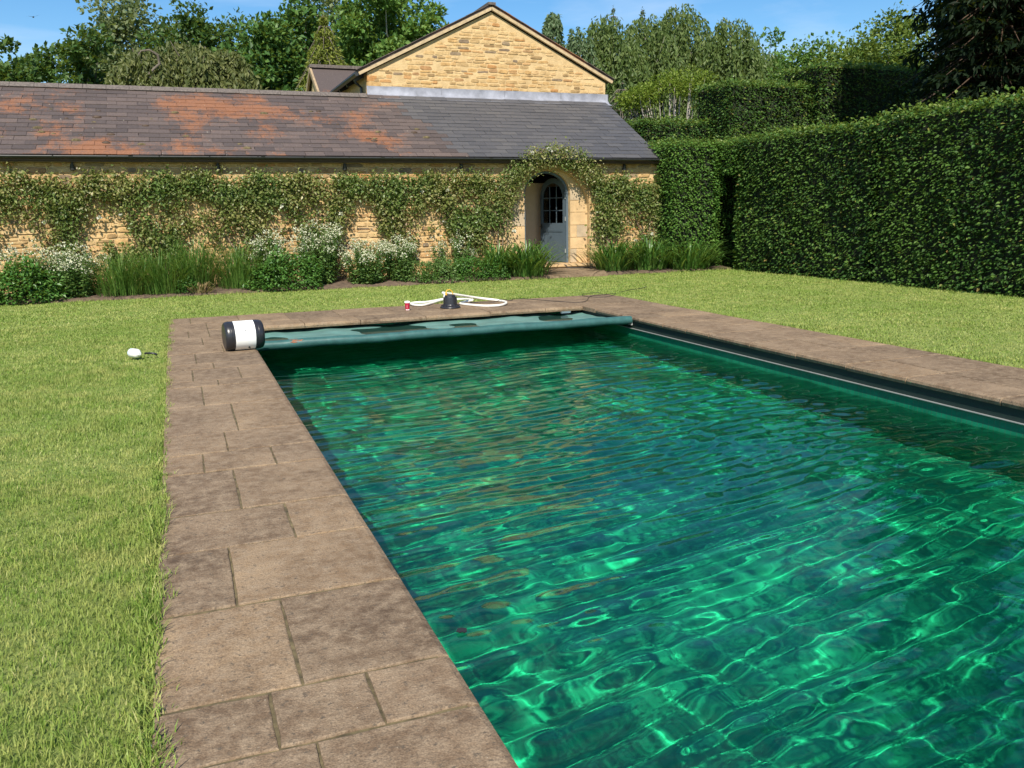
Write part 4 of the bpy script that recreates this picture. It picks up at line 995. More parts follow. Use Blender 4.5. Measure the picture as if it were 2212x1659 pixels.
def climber(label, bx, x0, x1, ztop, seed, nleaf, low=.9, flowers=(), trunk=.022, path=None, cat='climbing rose', bare=.25):
    t = thing('climbing_rose', label, cat, (bx, WY-.12, .1), group='climbing roses on the stone wall'); o = np.array(t.location); r = np.random.default_rng(seed)
    wood, fol = MB(), MB(); pts = []; wts = []
    nb = max(5, int((x1-x0)*5))
    for k in range(nb):
        tx = x0+(x1-x0)*(k+.5)/nb + r.normal(0, .12); tz = ztop-abs(r.normal(0, .16)) if k % 2 == 0 else r.uniform(low+.1, ztop-.15)
        s0 = np.array([bx+r.normal(0, .05), WY-.10, .08]); e = np.array([tx, WY-.07, tz]); n = 14; c = []
        bow = r.uniform(.1, .5)
        for i in range(n):
            f = i/(n-1); g_ = f**1.0; xx = s0[0]+(e[0]-s0[0])*(g_**(1+bow)); zz_ = s0[2]+(e[2]-s0[2])*(1-(1-g_)**(1+bow*.8)); c.append([xx+r.normal(0, .018), s0[1]+(e[1]-s0[1])*f+r.normal(0, .012), zz_+r.normal(0, .018)])
        c = np.array(c); c[:, 1] = np.minimum(c[:, 1], WY-.035); wood.tube(c, np.linspace(trunk*1.3 if k < 3 else trunk*.75, .005, n), 5, False)
        for i in range(3, n):
            if c[i, 2] > low-.1: pts.append(c[i]); wts.append(.55+1.0*max(0, (c[i, 2]-low))/(ztop-low))
            if r.random() < .5:   # a side shoot
                q = c[i] + np.array([r.normal(0, .22), -abs(r.normal(0, .03)), r.normal(.04, .14)]); q[1] = min(q[1], WY-.03); wood.tube([c[i], (c[i]+q)/2+r.normal(0, .02, 3)*np.array([1, .3, 1]), q], [.006, .004, .002], 4, False)
                if q[2] > low-.15 and q[2] < ztop+.06: pts += [q, (c[i]+q)/2]; wts += [1, .8]
    for _ in range(int((x1-x0)*22)): pts.append(np.array([r.uniform(x0, x1), WY-.08, ztop-abs(r.normal(0, .30))])); wts.append(1.3)
    pts = np.array(pts); wts = np.array(wts)
    gap = np.sin(pts[:, 0]*3.7+seed)*np.sin(pts[:, 2]*5.3+pts[:, 0]*1.7+seed) ; wts = wts*np.clip(.80+gap*.75+(pts[:, 2]-low)/(ztop-low)*.55, .05, 2)
    if path is not None: wts = wts*path(pts)
    nleaf = int(nleaf*1.48); low_ = low
    idx_ = r.choice(len(pts), nleaf, p=wts/wts.sum()); P = pts[idx_]; P = P + np.stack([np.zeros(nleaf), -r.gamma(1.6, .045, nleaf), np.zeros(nleaf)], 1)
    leaf_cloud(fol, r, P, (.095, .03, .085), .066, .55, back=WY)
    for m_ in (wood, fol): m_.V = [v-o for v in m_.V]
    wood.obj('stem', M['twig'], t, True); fol.obj('foliage', M['rose'], t, kind='stuff')
    for i, (fx, fz) in enumerate(flowers): flower(t, np.array([fx, WY-.22, fz])-o, .055, seed*10+i)
    return t
def WX(px_, py_=450): q = onY(px_, py_, WY-.15); return (q.x, q.z)
def fl_(*ps): return [WX(*p) for p in ps]
ZT = 2.24
climber('climbing rose clump farthest along the wall from the door', -3.6, -5.6, -2.75, ZT-.08, 51, 4200, .7)
climber('climbing rose with bronze young leaves over the tall thin grasses', WX(150)[0], -2.9, -1.35, ZT+.03, 52, 3800, .55, fl_((215, 470), (262, 465)))
climber('climbing rose with crossing bare stems low on the wall', WX(325)[0], -1.45, .55, ZT+.02, 53, 4800, .65, fl_((98, 480),))
climber('climbing rose forked from one leaning bare trunk', WX(560)[0], .35, 2.0, ZT+.02, 54, 4000, .85, fl_((607, 447),), .032)
climber('climbing rose behind the tallest white valerian', WX(700)[0], 1.9, 3.75, ZT+.02, 55, 4600, .85, fl_((570, 500), (735, 462)))
climber('climbing rose with gaps showing pale stone', WX(870)[0], 3.6, 5.1, ZT+.0, 56, 3800, .65, fl_((910, 415),))
climber('climbing rose with white blooms on the long wall next to the doorway', WX(1010)[0], 5.0, 7.15, ZT+.02, 57, 5400, .5, fl_((958, 480), (1110, 500), (965, 412)), .03)
climber('thin climbing rose between the doorway and the hedge block', WX(1400)[0], 10.15, 11.15, 2.12, 59, 2300, .5, fl_((1370, 520), (1405, 505), (1395, 530)), .02)
climber('leafy climbing rose close beside the doorway on the hedge side', 9.62, 9.42, 10.3, 2.2, 60, 2900, .9)
# the arch over the door
t = thing('climbing_rose', 'climbing rose trained in a thick arch over the doorway', 'climbing rose', (7.08, WY-.12, .1), group='climbing roses on the stone wall'); o = np.array(t.location); r = np.random.default_rng(58)
wood, fol = MB(), MB(); P = []
for k in range(7):
    rad_ = AW + .10 + .055*k; c = []
    for tt in np.linspace(-.55 if k % 2 else -.2, math.pi*(1.02 if k % 2 else .8), 30):
        a = max(tt, 0); xx = AX - rad_*math.cos(a)*1.02; zz_ = ASP + .02 + rad_*math.sin(a)*1.0
        if tt < 0: zz_ = ASP + tt*2.0; xx = AX-rad_-.02
        c.append([xx+r.normal(0, .02), WY-.08-.04*math.sin(max(tt, 0))-abs(r.normal(0, .02)), zz_+r.normal(0, .02)])
    wood.tube(c, np.linspace(.018, .005, 30), 5, False); P += [q for q in c if q[2] > .9]
P = np.array(P); tw = np.clip((P[:, 2]-.6)/1.2, .15, 1); P = P[r.choice(len(P), 6800, p=tw/tw.sum())]
rr0 = np.hypot(P[:, 0]-AX, P[:, 2]-ASP); P[:, 1] -= r.gamma(1.7, .055, len(P))
leaf_cloud(fol, r, P, (.085, .03, .085), .052, .55, back=WY)
for m_ in (wood, fol): m_.V = [v-o for v in m_.V]
wood.obj('stem', M['twig'], t, True); fol.obj('foliage', M['rose'], t, kind='stuff')
for i, (a, b_) in enumerate(((1185, 322), (1190, 325), (1200, 323), (1222, 326), (1150, 330), (1110, 500))): q = onY(a, b_, WY-.25); flower(t, np.array([q.x, WY-.25, q.z])-o, .055, 900+i)

# ------------------------------------------------------------------ border plants
def soil_z(y): return float(np.interp(y, [17.42, 17.8, 18.2, 18.5], [.012, .06, .10, .12]))
def plant(name, label, cat, x, y, group=None):
    y -= .10; return thing(name, label, cat, (x, y, soil_z(y)-.01), group=group)
def leafy(t, seed, rx, ry, h, n, size, mat='bush', aspect=.55):
    r = np.random.default_rng(seed); fol, st_ = MB(), MB()
    u = rdir(r, n); u[:, 2] = np.abs(u[:, 2]); f = r.uniform(.72, 1.0, n)
    P = u*np.array([rx, ry, h*.93])*f[:, None]; lump = 1 + .10*np.sin(P[:, 0]*9+seed)+.08*np.sin(P[:, 2]*11+P[:, 0]*5); P *= lump[:, None]
    D = norm(u*np.array([1, 1, .25]) + .5*r.normal(size=(n, 3)) + np.array([0, 0, -.15])); Nn = norm(np.array([0, -.15, 1]) + .5*u + .35*r.normal(size=(n, 3)))
    L_ = size*r.uniform(.6, 1.3, n); leaf_quads(fol, P, D, Nn, L_, L_*aspect); fol.obj('foliage', M[mat], t, kind='stuff')
    for k in range(26):
        a = r.uniform(0, 6.28); e = np.array([rx*.8*math.cos(a)*r.random(), ry*.8*math.sin(a)*r.random(), h*.7]); st_.tube([(e[0]*.3, e[1]*.3, 0), e*.6, e], [.007, .005, .003], 4, False)
    st_.obj('stem', M['strap'], t)
def strappy(t, seed, rx, ry, h, n, w, mat='strap', droop=.8, upright=.35):
    r = np.random.default_rng(seed); mb = MB()
    for k in range(n):
        a = r.uniform(0, 2*math.pi); q0 = .7*r.random()**.7; b0 = np.array([rx*q0*math.cos(a), ry*q0*math.sin(a), 0]); qd = math.hypot(b0[0]/rx, b0[1]/ry); a2 = a+r.normal(0, .45); H = h*r.uniform(.5, 1.15)*(1.08-.35*qd); R = h*r.uniform(.25, droop)*(.6+1.5*qd)
        d = np.array([math.cos(a2), math.sin(a2), 0]); s_ = np.array([-d[1], d[0], 0])*w*r.uniform(.7, 1.2)/2; m = 7; L_ = []; bend = r.uniform(1.35, 2.35)
        for i in range(m):
            f = i/(m-1); p = b0 + d*R*f**1.35 + np.array([0, 0, H*math.sin(min(f*bend, 2.6))]); ww = (1-.9*f**2.2); L_ += [p-s_*ww, p+s_*ww]
        mb.add(L_, [(2*i, 2*i+1, 2*i+3, 2*i+2) for i in range(m-1)])
    mb.obj('foliage', M[mat], t, kind='stuff')
def valerian(t, seed, rx, ry, h, nst, nfl, white=1.0):
    r = np.random.default_rng(seed); st_, fol, fl2 = MB(), MB(), MB()
    for k in range(nst):
        a = r.uniform(0, 2*math.pi); q = math.sqrt(r.random()); b0 = np.array([rx*.55*q*math.cos(a), ry*.55*q*math.sin(a), 0]); e = np.array([rx*q*math.cos(a), ry*q*math.sin(a), h*r.uniform(.62, 1.05)*(1-.22*q)]); mid = (b0+e)/2 + r.normal(0, .02, 3)
        st_.tube([b0, mid, e], [.006, .005, .003], 4, False)
        n = 40; f = r.random(n); P = b0+(e-b0)*f[:, None]+r.normal(0, .02, (n, 3)); D = norm(r.normal(size=(n, 3))*np.array([1, 1, .3])+np.array([0, 0, -.1])); Nn = norm(np.array([0, 0, 1.])+.5*r.normal(size=(n, 3))); L_ = .10*r.uniform(.6, 1.2, n)*(1.1-.45*f); leaf_quads(fol, P, D, Nn, L_, L_*.45)
        if r.random() < white:
            for c in range(r.integers(1, 3)):
                cc = e + r.normal(0, .045, 3)*np.array([1, 1, 1.2]); n = int(nfl*.6); u = rdir(r, n); P = cc + u*np.array([.055, .055, .034]); leaf_quads(fl2, P, norm(u+.4*r.normal(size=(n, 3))), norm(u+.5*r.normal(size=(n, 3))), .030, .028)
    st_.obj('stem', M['valleaf'], t); fol.obj('foliage', M['valleaf'], t, kind='stuff'); fl2.obj('flower_heads', M['valer'], t, kind='stuff')
BX = lambda p: onY(p, 600, 17.9).x
G = 'plants in the border along the wall'
leafy(plant('leafy_shrub', 'broad dark green leafy clump at the end of the border under white valerian', 'plant', BX(45), 17.78, G), 1, .78, .48, .74, 3600, .085)
leafy(plant('leafy_shrub', 'leafy dark green clump farther along the border beyond the first white valerian', 'plant', BX(-90), 17.8, G), 2, .7, .42, .6, 1800, .085)
leafy(plant('leafy_shrub', 'bright green leafy mound below the tallest white valerian', 'plant', BX(612), 17.76, G), 3, .78, .46, .76, 4200, .075)
leafy(plant('leafy_shrub', 'low fine leafed green mound next to strappy clumps near the door path', 'plant', BX(1030), 17.80, G), 4, .80, .42, .54, 4600, .050)
leafy(plant('leafy_shrub', 'mixed green leafy clump between two drifts of white valerian', 'plant', BX(930), 17.80, G), 5, .66, .42, .52, 2400, .06, 'valleaf', .45)
valerian(plant('white_valerian', 'white valerian with dark lower leaves beside the thin grasses', 'plant', BX(165), 17.92, G), 11, .50, .35, .98, 70, 20)
valerian(plant('white_valerian', 'white valerian rising behind the end clump of dark leaves', 'plant', BX(70), 18.1, G), 12, .55, .25, .95, 45, 20)
valerian(plant('white_valerian', 'tallest white valerian flowering above the bright green mound', 'plant', BX(690), 18.05, G), 13, .60, .33, 1.28, 95, 20)
valerian(plant('white_valerian', 'white valerian flowering between the thin grasses and the tallest valerian', 'plant', BX(590), 18.15, G), 14, .45, .25, 1.10, 50, 20)
valerian(plant('white_valerian', 'dense white valerian with leafy dark base in mid border', 'plant', BX(790), 17.88, G), 15, .58, .36, .96, 95, 20)
valerian(plant('white_valerian', 'white valerian with fading heads next to the mixed green clump', 'plant', BX(865), 17.95, G), 16, .42, .32, .92, 60, 18)
valerian(plant('white_valerian', 'sparse airy white valerian behind the fine leafed mound', 'plant', BX(985), 18.15, G), 17, .60, .22, .98, 40, 12, .8)
strappy(plant('thin_grass', 'tall thin arching grass beside the first white valerian', 'grass clump', BX(262), 17.82, G), 21, .62, .42, .74, 520, .012, 'thin', .75)
strappy(plant('thin_grass', 'tall thin arching grass in the middle of the grass drift', 'grass clump', BX(345), 17.82, G), 22, .62, .42, .78, 520, .012, 'thin', .75)
strappy(plant('thin_grass', 'upright thin grass behind the withered leaves', 'grass clump', BX(420), 18.05, G), 23, .55, .34, .92, 420, .012, 'thin', .5)
strappy(plant('thin_grass', 'thin grass tuft against the bright green leafy mound', 'grass clump', BX(515), 18.0, G), 24, .60, .34, .78, 460, .012, 'thin', .6)
strappy(plant('withered_clump', 'withered tan leaves flopping on bare soil in the border', 'plant', BX(430), 17.66, G), 25, .30, .16, .20, 46, .035, 'dead', 1.6)
leafy(plant('small_herb', 'small dark leafy herb squeezed between grass clumps', 'plant', BX(395), 17.74, G), 6, .22, .2, .34, 500, .06)
strappy(plant('strappy_clump', 'glossy strappy leaved clump edging the door path opposite the hedge side', 'plant', BX(1135), 17.80, G), 31, .62, .42, .70, 300, .034, 'strap', 1.05)
strappy(plant('strappy_clump', 'strappy leaved clump half merged with the fine leafed mound', 'plant', BX(1075), 17.92, G), 32, .52, .36, .68, 210, .032, 'strap', .9)
strappy(plant('strappy_clump', 'strappy leaved clump arching over the door path on the hedge side', 'plant', BX(1325), 17.98, G), 33, .60, .42, .66, 300, .034, 'strap', 1.1)
strappy(plant('strappy_clump', 'middle strappy leaved clump of the bed between door path and hedge block', 'plant', BX(1398), 17.9, G), 34, .66, .42, .68, 300, .034, 'strap', 1.0)
strappy(plant('strappy_clump', 'strappy leaved clump against the foot of the hedge block', 'plant', BX(1475), 17.72, G), 35, .80, .36, .66, 290, .032, 'strap', 1.0)
strappy(plant('iris_tuft', 'small tuft of blades between white valerian plants', 'plant', BX(905), 17.62, G), 36, .16, .12, .34, 60, .016, 'thin', .6)

# ------------------------------------------------------------------ trees
def LM(name, a, b_, c, transl=.3, patch=None, ps=.35): M[name] = leafmat(name, [(0, a), (.5, b_), (1, c)], transl, .5, .06 if name == 'dark_leaf' else .28, patch, ps)
LM('oak_leaf', (.026, .062, .014), (.048, .105, .022), (.090, .150, .036)); LM('willow_leaf', (.085, .125, .055), (.14, .185, .085), (.22, .25, .13), .35)
LM('syc_leaf', (.034, .090, .020), (.062, .145, .032), (.115, .205, .048)); LM('ash_leaf', (.058, .135, .026), (.098, .200, .040), (.165, .265, .062), .35)
LM('yew_leaf', (.060, .078, .022), (.095, .115, .034), (.15, .16, .055), .25); LM('gold_leaf', (.11, .15, .022), (.17, .20, .032), (.25, .27, .06), .3)
LM('birch_leaf', (.055, .092, .024), (.090, .140, .036), (.155, .205, .065), .35); LM('blue_leaf', (.055, .100, .042), (.090, .145, .064), (.145, .20, .10), .3)
LM('larch_leaf', (.045, .075, .032), (.075, .115, .048), (.12, .16, .07), .25); LM('cyp_leaf', (.030, .055, .026), (.050, .085, .036), (.085, .12, .055), .2)
LM('lime_leaf', (.095, .165, .018), (.15, .225, .025), (.23, .29, .05), .4); LM('hazel_leaf', (.055, .105, .018), (.10, .165, .028), (.18, .235, .05), .35)
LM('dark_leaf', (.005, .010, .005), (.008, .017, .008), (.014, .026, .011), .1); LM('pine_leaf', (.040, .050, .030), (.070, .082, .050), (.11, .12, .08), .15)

def tree_base(name, label, x, y, cat='tree', group=None): return thing(name, label, cat, (x, y, ZL), group=group)
def limbs(t, r, H, tips, tr, mat='bark', top=.75, lean=(0, 0)):
    mb = MB(); n = 8; tk = [np.array([lean[0]*f*H + .02*H*math.sin(f*5+tr*40)*f, lean[1]*f*H, H*top*f]) for f in np.linspace(0, 1, n)]
    mb.tube(tk, np.linspace(tr, tr*.25, n), 8, False)
    for e in tips:
        f = np.clip(e[2]/(H*top)*r.uniform(.45, .85), .15, .95); k = f*(n-1); i = int(k); b0 = tk[i] + (tk[min(i+1, n-1)]-tk[i])*(k-i)
        m_ = (b0+e)/2 + np.array([0, 0, -.04*H]) + r.normal(0, .02*H, 3); mb.tube([b0, m_, e], [tr*.35, tr*.2, tr*.06], 5, False)
    mb.obj('trunk', M[mat], t, True)
def broad(t, seed, H, rx, cz, rz, nclus, nleaf, size, mat, bark='bark', clus=.22, flat=.7, tr=.22, airy=0.0, ry=None, spiky=0):
    r = np.random.default_rng(seed); ry = ry or rx; u = rdir(r, nclus); f = r.random(nclus)**(1/2.2)
    wob = 1 + .16*np.sin(u[:, 0]*4+seed) + .14*np.sin(u[:, 2]*5+u[:, 1]*3+seed*2)
    C = u*f[:, None]*wob[:, None]*np.array([rx, ry, rz]) + np.array([0, 0, cz]); per = nleaf//nclus; fol = MB()
    rad = clus*math.sqrt(rx*min(rz, 2.2*rx))*r.uniform(.55, 1.35, nclus)*(1.25 if rz > 1.6*rx else 1); ci = np.repeat(np.arange(nclus), per); n = len(ci); v = rdir(r, n); q = r.random(n)**(.45 if airy == 0 else .8)
    P = C[ci] + v*(rad[ci]*q)[:, None]*np.array([1, 1, flat]); out = norm(P-np.array([0, 0, cz-rz*.4]))
    D = norm(out*.5 + v*.5 + .7*r.normal(size=(n, 3)) + np.array([0, 0, -.2])); Nn = norm(np.array([0, 0, .6])+out*.5+.5*v+.5*r.normal(size=(n, 3)))
    L_ = size*r.uniform(.6, 1.4, n); leaf_quads(fol, P, D, Nn, L_, L_*.7); fol.obj('crown', M[mat], t, kind='stuff')
    tips = C[r.choice(nclus, min(22, nclus), replace=False)]; limbs(t, r, H, tips, tr, bark)
def weeping(t, seed, H, rx, nstr, per, size, mat, bark='birch', drop=(.12, .38), tr=.14, zlo=.18, lead=0):
    r = np.random.default_rng(seed); fol = MB(); Ps, Ds = [], []; tips = []
    for k in range(nstr):
        zf = r.uniform(.30, 1.0)**.8; rad = rx*math.sqrt(max(.004, 1-max(0, (zf-.52)/.49)**2.2))*math.sqrt(r.random()); a = r.uniform(0, 2*math.pi); s0 = np.array([rad*math.cos(a), rad*math.sin(a), H*zf]); L_ = H*r.uniform(*drop); L_ = min(L_, s0[2]-H*zlo*.4)
        if k % 12 == 0: tips.append(s0)
        f = r.random(per); sway = r.normal(0, .05*rx, 3)*np.array([1, 1, 0]); arc = norm(np.array([s0[0], s0[1], 0])+1e-6)*.10*rx
        P = s0 + np.outer(f, np.array([0, 0, -L_])) + np.outer(f**2, sway) + np.outer(np.sin(f*2.2), arc) + r.normal(0, .035*rx*.6, (per, 3)); Ps.append(P)
    P = np.concatenate(Ps); n = len(P); D = norm(np.array([0, 0, -1.0])+.5*r.normal(size=(n, 3))); Nn = norm(np.array([-.2, -.6, .35])+.7*r.normal(size=(n, 3)))
    sz = size*r.uniform(.6, 1.4, n); leaf_quads(fol, P, D, Nn, sz, sz*.42); fol.obj('crown', M[mat], t, kind='stuff'); limbs(t, r, H, tips[:20], tr, bark, .9)
def conifer(t, seed, H, rx, tiers, per, leaf, mat, droop=.35, size=.25, z0=.12, bark='bark', sharp=1.0, tr=.18):
    r = np.random.default_rng(seed); fol, wood = MB(), MB(); wood.tube([(0, 0, 0), (0, 0, H*.5), (0, 0, H*.99)], [tr, tr*.6, .015], 7, False)
    Ps, Ds, Ls = [], [], []
    for i in range(tiers):
        f = i/(tiers-1); z = H*(z0+(1-z0)*f); R = rx*(1-f)**sharp*r.uniform(.8, 1.1)+.03*rx
        for k in range(per):
            a = 2*math.pi*(k+r.random())/per+i*.7; R2 = R*r.uniform(.6, 1.15); d = np.array([math.cos(a), math.sin(a), 0]); e = d*R2+np.array([0, 0, z-droop*R2]); m_ = d*R2*.5+np.array([0, 0, z+.02*R2]); wood.tube([(0, 0, z), m_, e], [.03, .018, .006], 4, False)
            n = max(6, int(leaf*(R2/rx+.15))); g_ = r.random(n)**.75; P = np.outer(1-g_, np.array([0, 0, z]))*0 + np.array([0, 0, z])*(1-g_)[:, None]**1 + e*g_[:, None]; P[:, :2] = d[:2]*R2*g_[:, None]; P[:, 2] = z - droop*R2*g_**1.6; side = np.array([-d[1], d[0], 0]); w = .24*R2*(1-.5*g_); P += np.outer(r.normal(0, 1, n)*w, side) + np.stack([np.zeros(n), np.zeros(n), -abs(r.normal(0, .05*rx, n))], 1)
            Ps.append(P); Ds.append(np.tile(d, (n, 1))); Ls.append(np.full(n, size*(.55+.45*(R2/rx))))
    n = 30; P = np.zeros((n, 3)); P[:, 2] = H*r.uniform(.9, 1.02, n); Ps.append(P+r.normal(0, .03, (n, 3))); Ds.append(rdir(r, n)+np.array([0, 0, 1.])); Ls.append(np.full(n, size*.5))
    P, D, L_ = np.concatenate(Ps), np.concatenate(Ds), np.concatenate(Ls); n = len(P); D = norm(D*.6+.55*r.normal(size=(n, 3))+np.array([0, 0, -.6])); Nn = norm(np.array([0, 0, .8])+.7*r.normal(size=(n, 3))); L_ = L_*r.uniform(.6, 1.3, n); leaf_quads(fol, P, D, Nn, L_, L_*.34)
    fol.obj('crown', M[mat], t, kind='stuff'); wood.obj('trunk', M['darkwood'] if mat == 'dark_leaf' else M[bark], t, True)
def TP(px_, py_, Y): q = onY(px_, py_, Y); return q.x, q.z
def B_(label, name, px_, py_, Y, w_px, seed, mat, nleaf, nclus, size, base=.30, bark='bark', **k):
    x, H = TP(px_, py_, Y); rx = w_px/2*Y/FP*1.15; H2 = H*1.04; cz = H2*(1+base)/2; rz = H2*(1-base)/2
    broad(tree_base(name, label, x, Y, group='trees beyond the barn'), seed, H2, rx, cz, rz, nclus, nleaf, size, mat, bark, **k)
B_('dark oak crown at the far end of the barn ridge', 'oak_tree', 5, 112, 44, 190, 101, 'oak_leaf', 9000, 70, .24, clus=.28)
B_('small dark oak beside the gap of sky above the ridge', 'oak_tree', 72, 148, 46, 66, 102, 'oak_leaf', 3500, 34, .22, clus=.34)
B_('round dark oak in front of the pale willow', 'oak_tree', 190, 92, 42, 170, 103, 'oak_leaf', 13000, 90, .22, clus=.26)
B_('tall pale grey green willow with airy crown', 'willow_tree', 318, -10, 54, 190, 104, 'willow_leaf', 12000, 130, .26, base=.25, airy=1, clus=.22)
B_('pale grey green willow leaning out behind the round oak', 'willow_tree', 238, 55, 52, 110, 105, 'willow_leaf', 6000, 80, .24, base=.3, airy=1, clus=.24)
B_('dark oak topping the drooping yew', 'oak_tree', 430, 28, 50, 150, 106, 'oak_leaf', 11000, 80, .24, base=.35, clus=.26)
for i, (px_, py_, w, lb_) in enumerate(((310, 122, 130, 'olive drooping yew with a torn pale limb'), (400, 105, 150, 'broad olive drooping yew in the middle of the clump'), (485, 120, 120, 'olive drooping yew next to the tall sycamore'))):
    x, H = TP(px_, py_, 39); t = tree_base('yew_tree', lb_, x, 39+i*.4, group='drooping yews'); weeping(t, 110+i, H*1.05, w/2*39/FP*1.6, 380, 40, .24, 'yew_leaf', 'bark', (.08, .28), .25, .1)
    if i == 0:
        q = np.array(t.location); a = [onY(*p, 37.6) for p in ((330, 180), (322, 160), (333, 148), (345, 138), (340, 118), (322, 108), (305, 110), (298, 120))]
        MB().tube([np.array(p)-q for p in a], [.07, .06, .05, .055, .05, .045, .035, .015], 7).obj('broken_limb', M['bark'], t, True)
B_('tall dark sycamore with columnar crown', 'sycamore_tree', 566, 22, 43, 100, 113, 'syc_leaf', 11000, 75, .25, base=.2, clus=.30)
B_('mid green sycamore behind the golden spruce', 'sycamore_tree', 640, 12, 45, 120, 114, 'syc_leaf', 11000, 75, .26, base=.2, clus=.28)
B_('very tall thin leaved poplar behind the golden spruce', 'poplar_tree', 700, -40, 52, 150, 115, 'willow_leaf', 8000, 120, .24, base=.25, airy=1, clus=.2)
x, H = TP(698, 34, 34); conifer(tree_base('spruce_tree', 'golden green drooping spruce beside the small slate wing', x, 34, group='trees beyond the barn'), 116, H, 3.3, 18, 10, 270, 'gold_leaf', .75, .24, .25, sharp=.8)
B_('big fresh green ash with pale stems between spruce and gable', 'ash_tree', 845, -25, 44, 215, 117, 'ash_leaf', 20000, 120, .24, base=.42, bark='birch', clus=.24, tr=.2)
B_('dark green tree filling in behind the ash stems', 'ash_tree', 800, 70, 50, 240, 118, 'syc_leaf', 9000, 70, .28, base=.1, clus=.28)
# the far wood closing the view
def far_wood(label, spans, seed, mat):
    r = np.random.default_rng(seed); fol = MB(); n = 0
    for px_, py_, w, Y in spans:
        x, H = TP(px_, py_, Y); rx = w/2*Y/FP*1.2; m = 46; u = rdir(r, m); C = u*(r.random(m)**.45)[:, None]*np.array([rx, 2.2, H*.5]) + np.array([x, Y, H*.48])
        ci = np.repeat(np.arange(m), 48); v = rdir(r, len(ci)); P = C[ci]+v*(r.random(len(ci))**.5)[:, None]*np.array([1.0, 1.0, .8]); L_ = .34*r.uniform(.6, 1.4, len(ci)); leaf_quads(fol, P, norm(v+.7*r.normal(size=v.shape)), norm(np.array([0, -.3, .7])+.5*v+.5*r.normal(size=v.shape)), L_, L_*.7)
    fol.obj('far_wood', M[mat], kind='stuff', label=label, cat='wood')
far_wood('distant dull green wood behind the birches and hedges', [(1180+52*i, 92+14*math.sin(i*1.7)+(14 if i > 8 else 0), 100, 58) for i in range(17)], 171, 'larch_leaf')
far_wood('distant dark green wood behind the trees beyond the ridge', [(200+58*i, 80+16*math.sin(i*2.1), 95, 60) for i in range(13)], 172, 'oak_leaf')
# right of the gable
for i, (px_, py_, w, lb_) in enumerate(((1195, 22, 60, 'slim bluish birch rising past the gable verge'), (1248, 55, 90, 'wider bluish birch between the slim one and the larches'), (1170, 85, 60, 'low bluish birch touching the gable verge'))): x, H = TP(px_, py_, 40+i); weeping(tree_base('birch_tree', lb_, x, 40+i, group='bluish birches'), 120+i, H, w/2*40/FP*1.35, 260, 34, .19, 'blue_leaf', 'birch', (.03, .12), .11)
for i, (px_, py_, lb_) in enumerate(((1325, 18, 'pointed larch top above the weeping birches'), (1388, 22, 'ragged leaning larch top above the weeping birches'))):
    x, H = TP(px_, py_, 48); conifer(tree_base('larch_tree', lb_, x, 48, group='larches'), 124+i, H, 2.6, 26, 11, 26, 'larch_leaf', .25, .28, .15, sharp=.8)
for i, (px_, py_, w, Y, lb_) in enumerate(((1305, 62, 150, 42, 'weeping birch with pale trunk nearest the gable'), (1400, 60, 140, 43, 'weeping birch in the middle of the birch row'), (1470, 42, 150, 45, 'tall weeping birch with pointed crown'), (1582, 66, 140, 41, 'weeping birch standing apart with a spike on top'), (1520, 120, 130, 44, 'lower weeping birch filling the gap in the row'), (1650, 130, 120, 45, 'small weeping birch fading into the far trees'))):
    x, H = TP(px_, py_, Y); weeping(tree_base('weeping_birch', lb_, x, Y, group='weeping birches'), 130+i, H*1.07, w/2*Y/FP*1.55, 460, 40, .25, 'birch_leaf', 'birch', (.12, .36), .13)
x, H = TP(1335, 178, 30); conifer(tree_base('cypress_tree', 'dark feathery cypress against the verge of the house', x+.2, 30, group='trees beyond the barn'), 140, H, 2.3, 24, 13, 40, 'cyp_leaf', .5, .22, .05, sharp=.55)
x, H = TP(1395, 215, 28); conifer(tree_base('cypress_tree', 'lower dark feathery cypress behind the slate verge', x-.3, 28, group='trees beyond the barn'), 141, H, 1.9, 18, 12, 36, 'cyp_leaf', .5, .20, .05, sharp=.6)
# lime green shrub on bare stems
x, H = TP(1462, 152, 27); t = tree_base('lime_shrub', 'lime green shrub with a fan of bare pale stems', x, 27, 'shrub'); r = np.random.default_rng(150); wood, fol = MB(), MB(); Cs = []
for k in range(46):
    a = r.uniform(-1, 1); e = np.array([a*2.0+r.normal(0, .1), r.normal(0, .5), H-.35-.9*abs(a)**2+r.normal(0, .12)]); b0 = np.array([a*.5, r.normal(0, .2), 0]); m_ = (b0*.5+e*.5)+np.array([a*-.15, 0, .1])+r.normal(0, .06, 3); wood.tube([b0, m_, e], [.05, .035, .012], 5, False); Cs.append(e)
Cs = np.array(Cs); ci = r.integers(0, len(Cs), 8000); v = rdir(r, 8000); P = Cs[ci]+v*r.random((8000, 1))**.5*np.array([.42, .42, .26]); L_ = .10*r.uniform(.6, 1.3, 8000); leaf_quads(fol, P, norm(v+.6*r.normal(size=(8000, 3))), norm(np.array([0, 0, .8])+.6*r.normal(size=(8000, 3))), L_, L_*.6)
wood.obj('stem', M['birch'], t, True); fol.obj('crown', M['lime_leaf'], t, kind='stuff')
B_('dark green round tree beyond the lone weeping birch', 'oak_tree', 1640, 84, 50, 110, 151, 'syc_leaf', 6500, 60, .28, clus=.36)
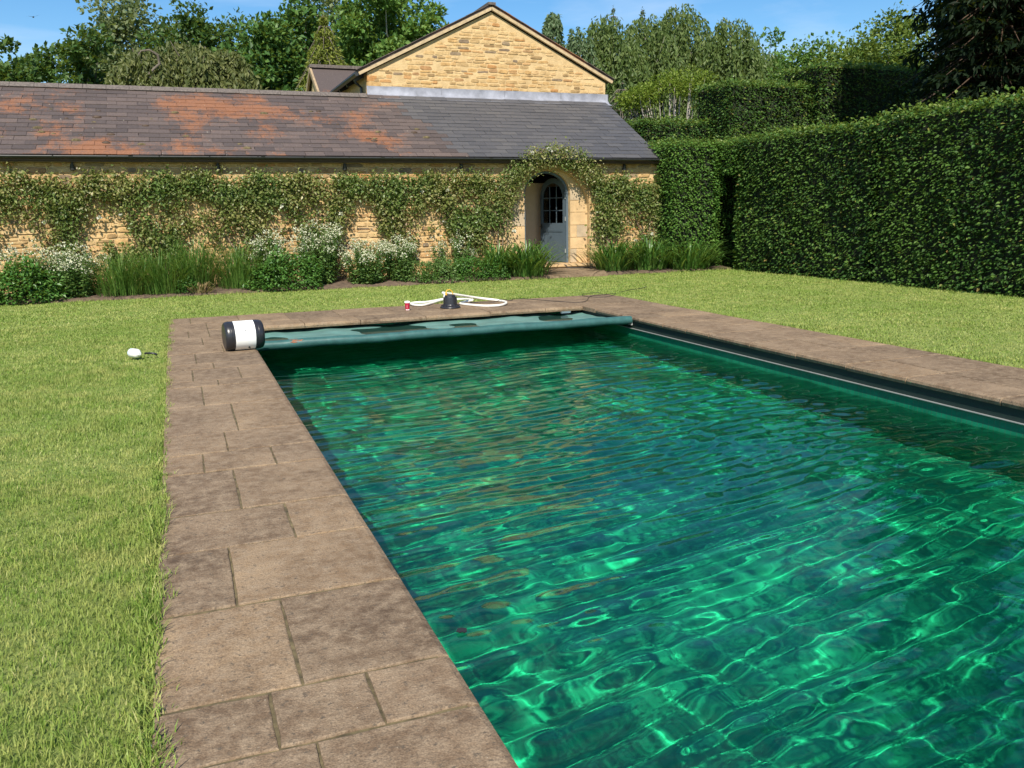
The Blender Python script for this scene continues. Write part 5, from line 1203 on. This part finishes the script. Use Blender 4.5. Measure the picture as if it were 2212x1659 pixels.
B_('mid green rounded tree over the stepped hedge', 'beech_tree', 1745, 98, 36, 150, 153, 'ash_leaf', 12000, 90, .19, base=.3, clus=.34)
B_('broad green tree behind the shaded hedge', 'beech_tree', 1830, 80, 34, 160, 154, 'hazel_leaf', 12000, 90, .18, base=.3, clus=.34)
B_('pale bluish birch tip leaning above the hazels', 'birch_tree', 1888, 72, 38, 45, 155, 'blue_leaf', 3000, 40, .16, base=.5, airy=1)
B_('sunlit hazel with open shoots above the shaded hedge', 'hazel_tree', 1955, 44, 25.5, 150, 156, 'hazel_leaf', 9000, 80, .14, base=.4, clus=.32)
B_('sunlit hazel lower beside the shaded hedge top', 'hazel_tree', 1875, 84, 25.5, 160, 157, 'hazel_leaf', 9000, 80, .14, base=.4, clus=.34)
# dark conifers on the right
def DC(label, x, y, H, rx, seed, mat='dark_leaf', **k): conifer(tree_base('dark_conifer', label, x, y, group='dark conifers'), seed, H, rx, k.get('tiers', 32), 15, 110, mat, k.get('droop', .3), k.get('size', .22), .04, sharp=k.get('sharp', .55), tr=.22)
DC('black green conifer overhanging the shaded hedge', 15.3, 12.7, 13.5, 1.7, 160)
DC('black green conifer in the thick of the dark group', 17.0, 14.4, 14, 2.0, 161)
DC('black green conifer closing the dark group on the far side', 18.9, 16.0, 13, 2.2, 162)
x, H = TP(2030, 8, 24); conifer(tree_base('young_pine', 'young pine tip with pale shoots against the sky', x, 24, group='pines'), 163, H, 1.0, 18, 8, 22, 'pine_leaf', -.25, .2, .3)
x, H = TP(2072, -12, 25); conifer(tree_base('young_pine', 'taller young pine beside the one with pale shoots', x, 25, group='pines'), 164, H, 1.1, 18, 8, 22, 'pine_leaf', -.25, .2, .3)
B_('tall sunlit pine crown behind the dark conifers', 'pine_tree', 2170, -60, 27, 170, 165, 'pine_leaf', 9000, 80, .2, base=.35, clus=.24)
DC('tall dark conifer farther along behind the long hedge', 14.8, 8.4, 15, 1.8, 166, tiers=20, size=.3)
DC('tallest dark conifer set back behind the long hedge', 17.0, 9.6, 16, 2.2, 167, tiers=20, size=.3)
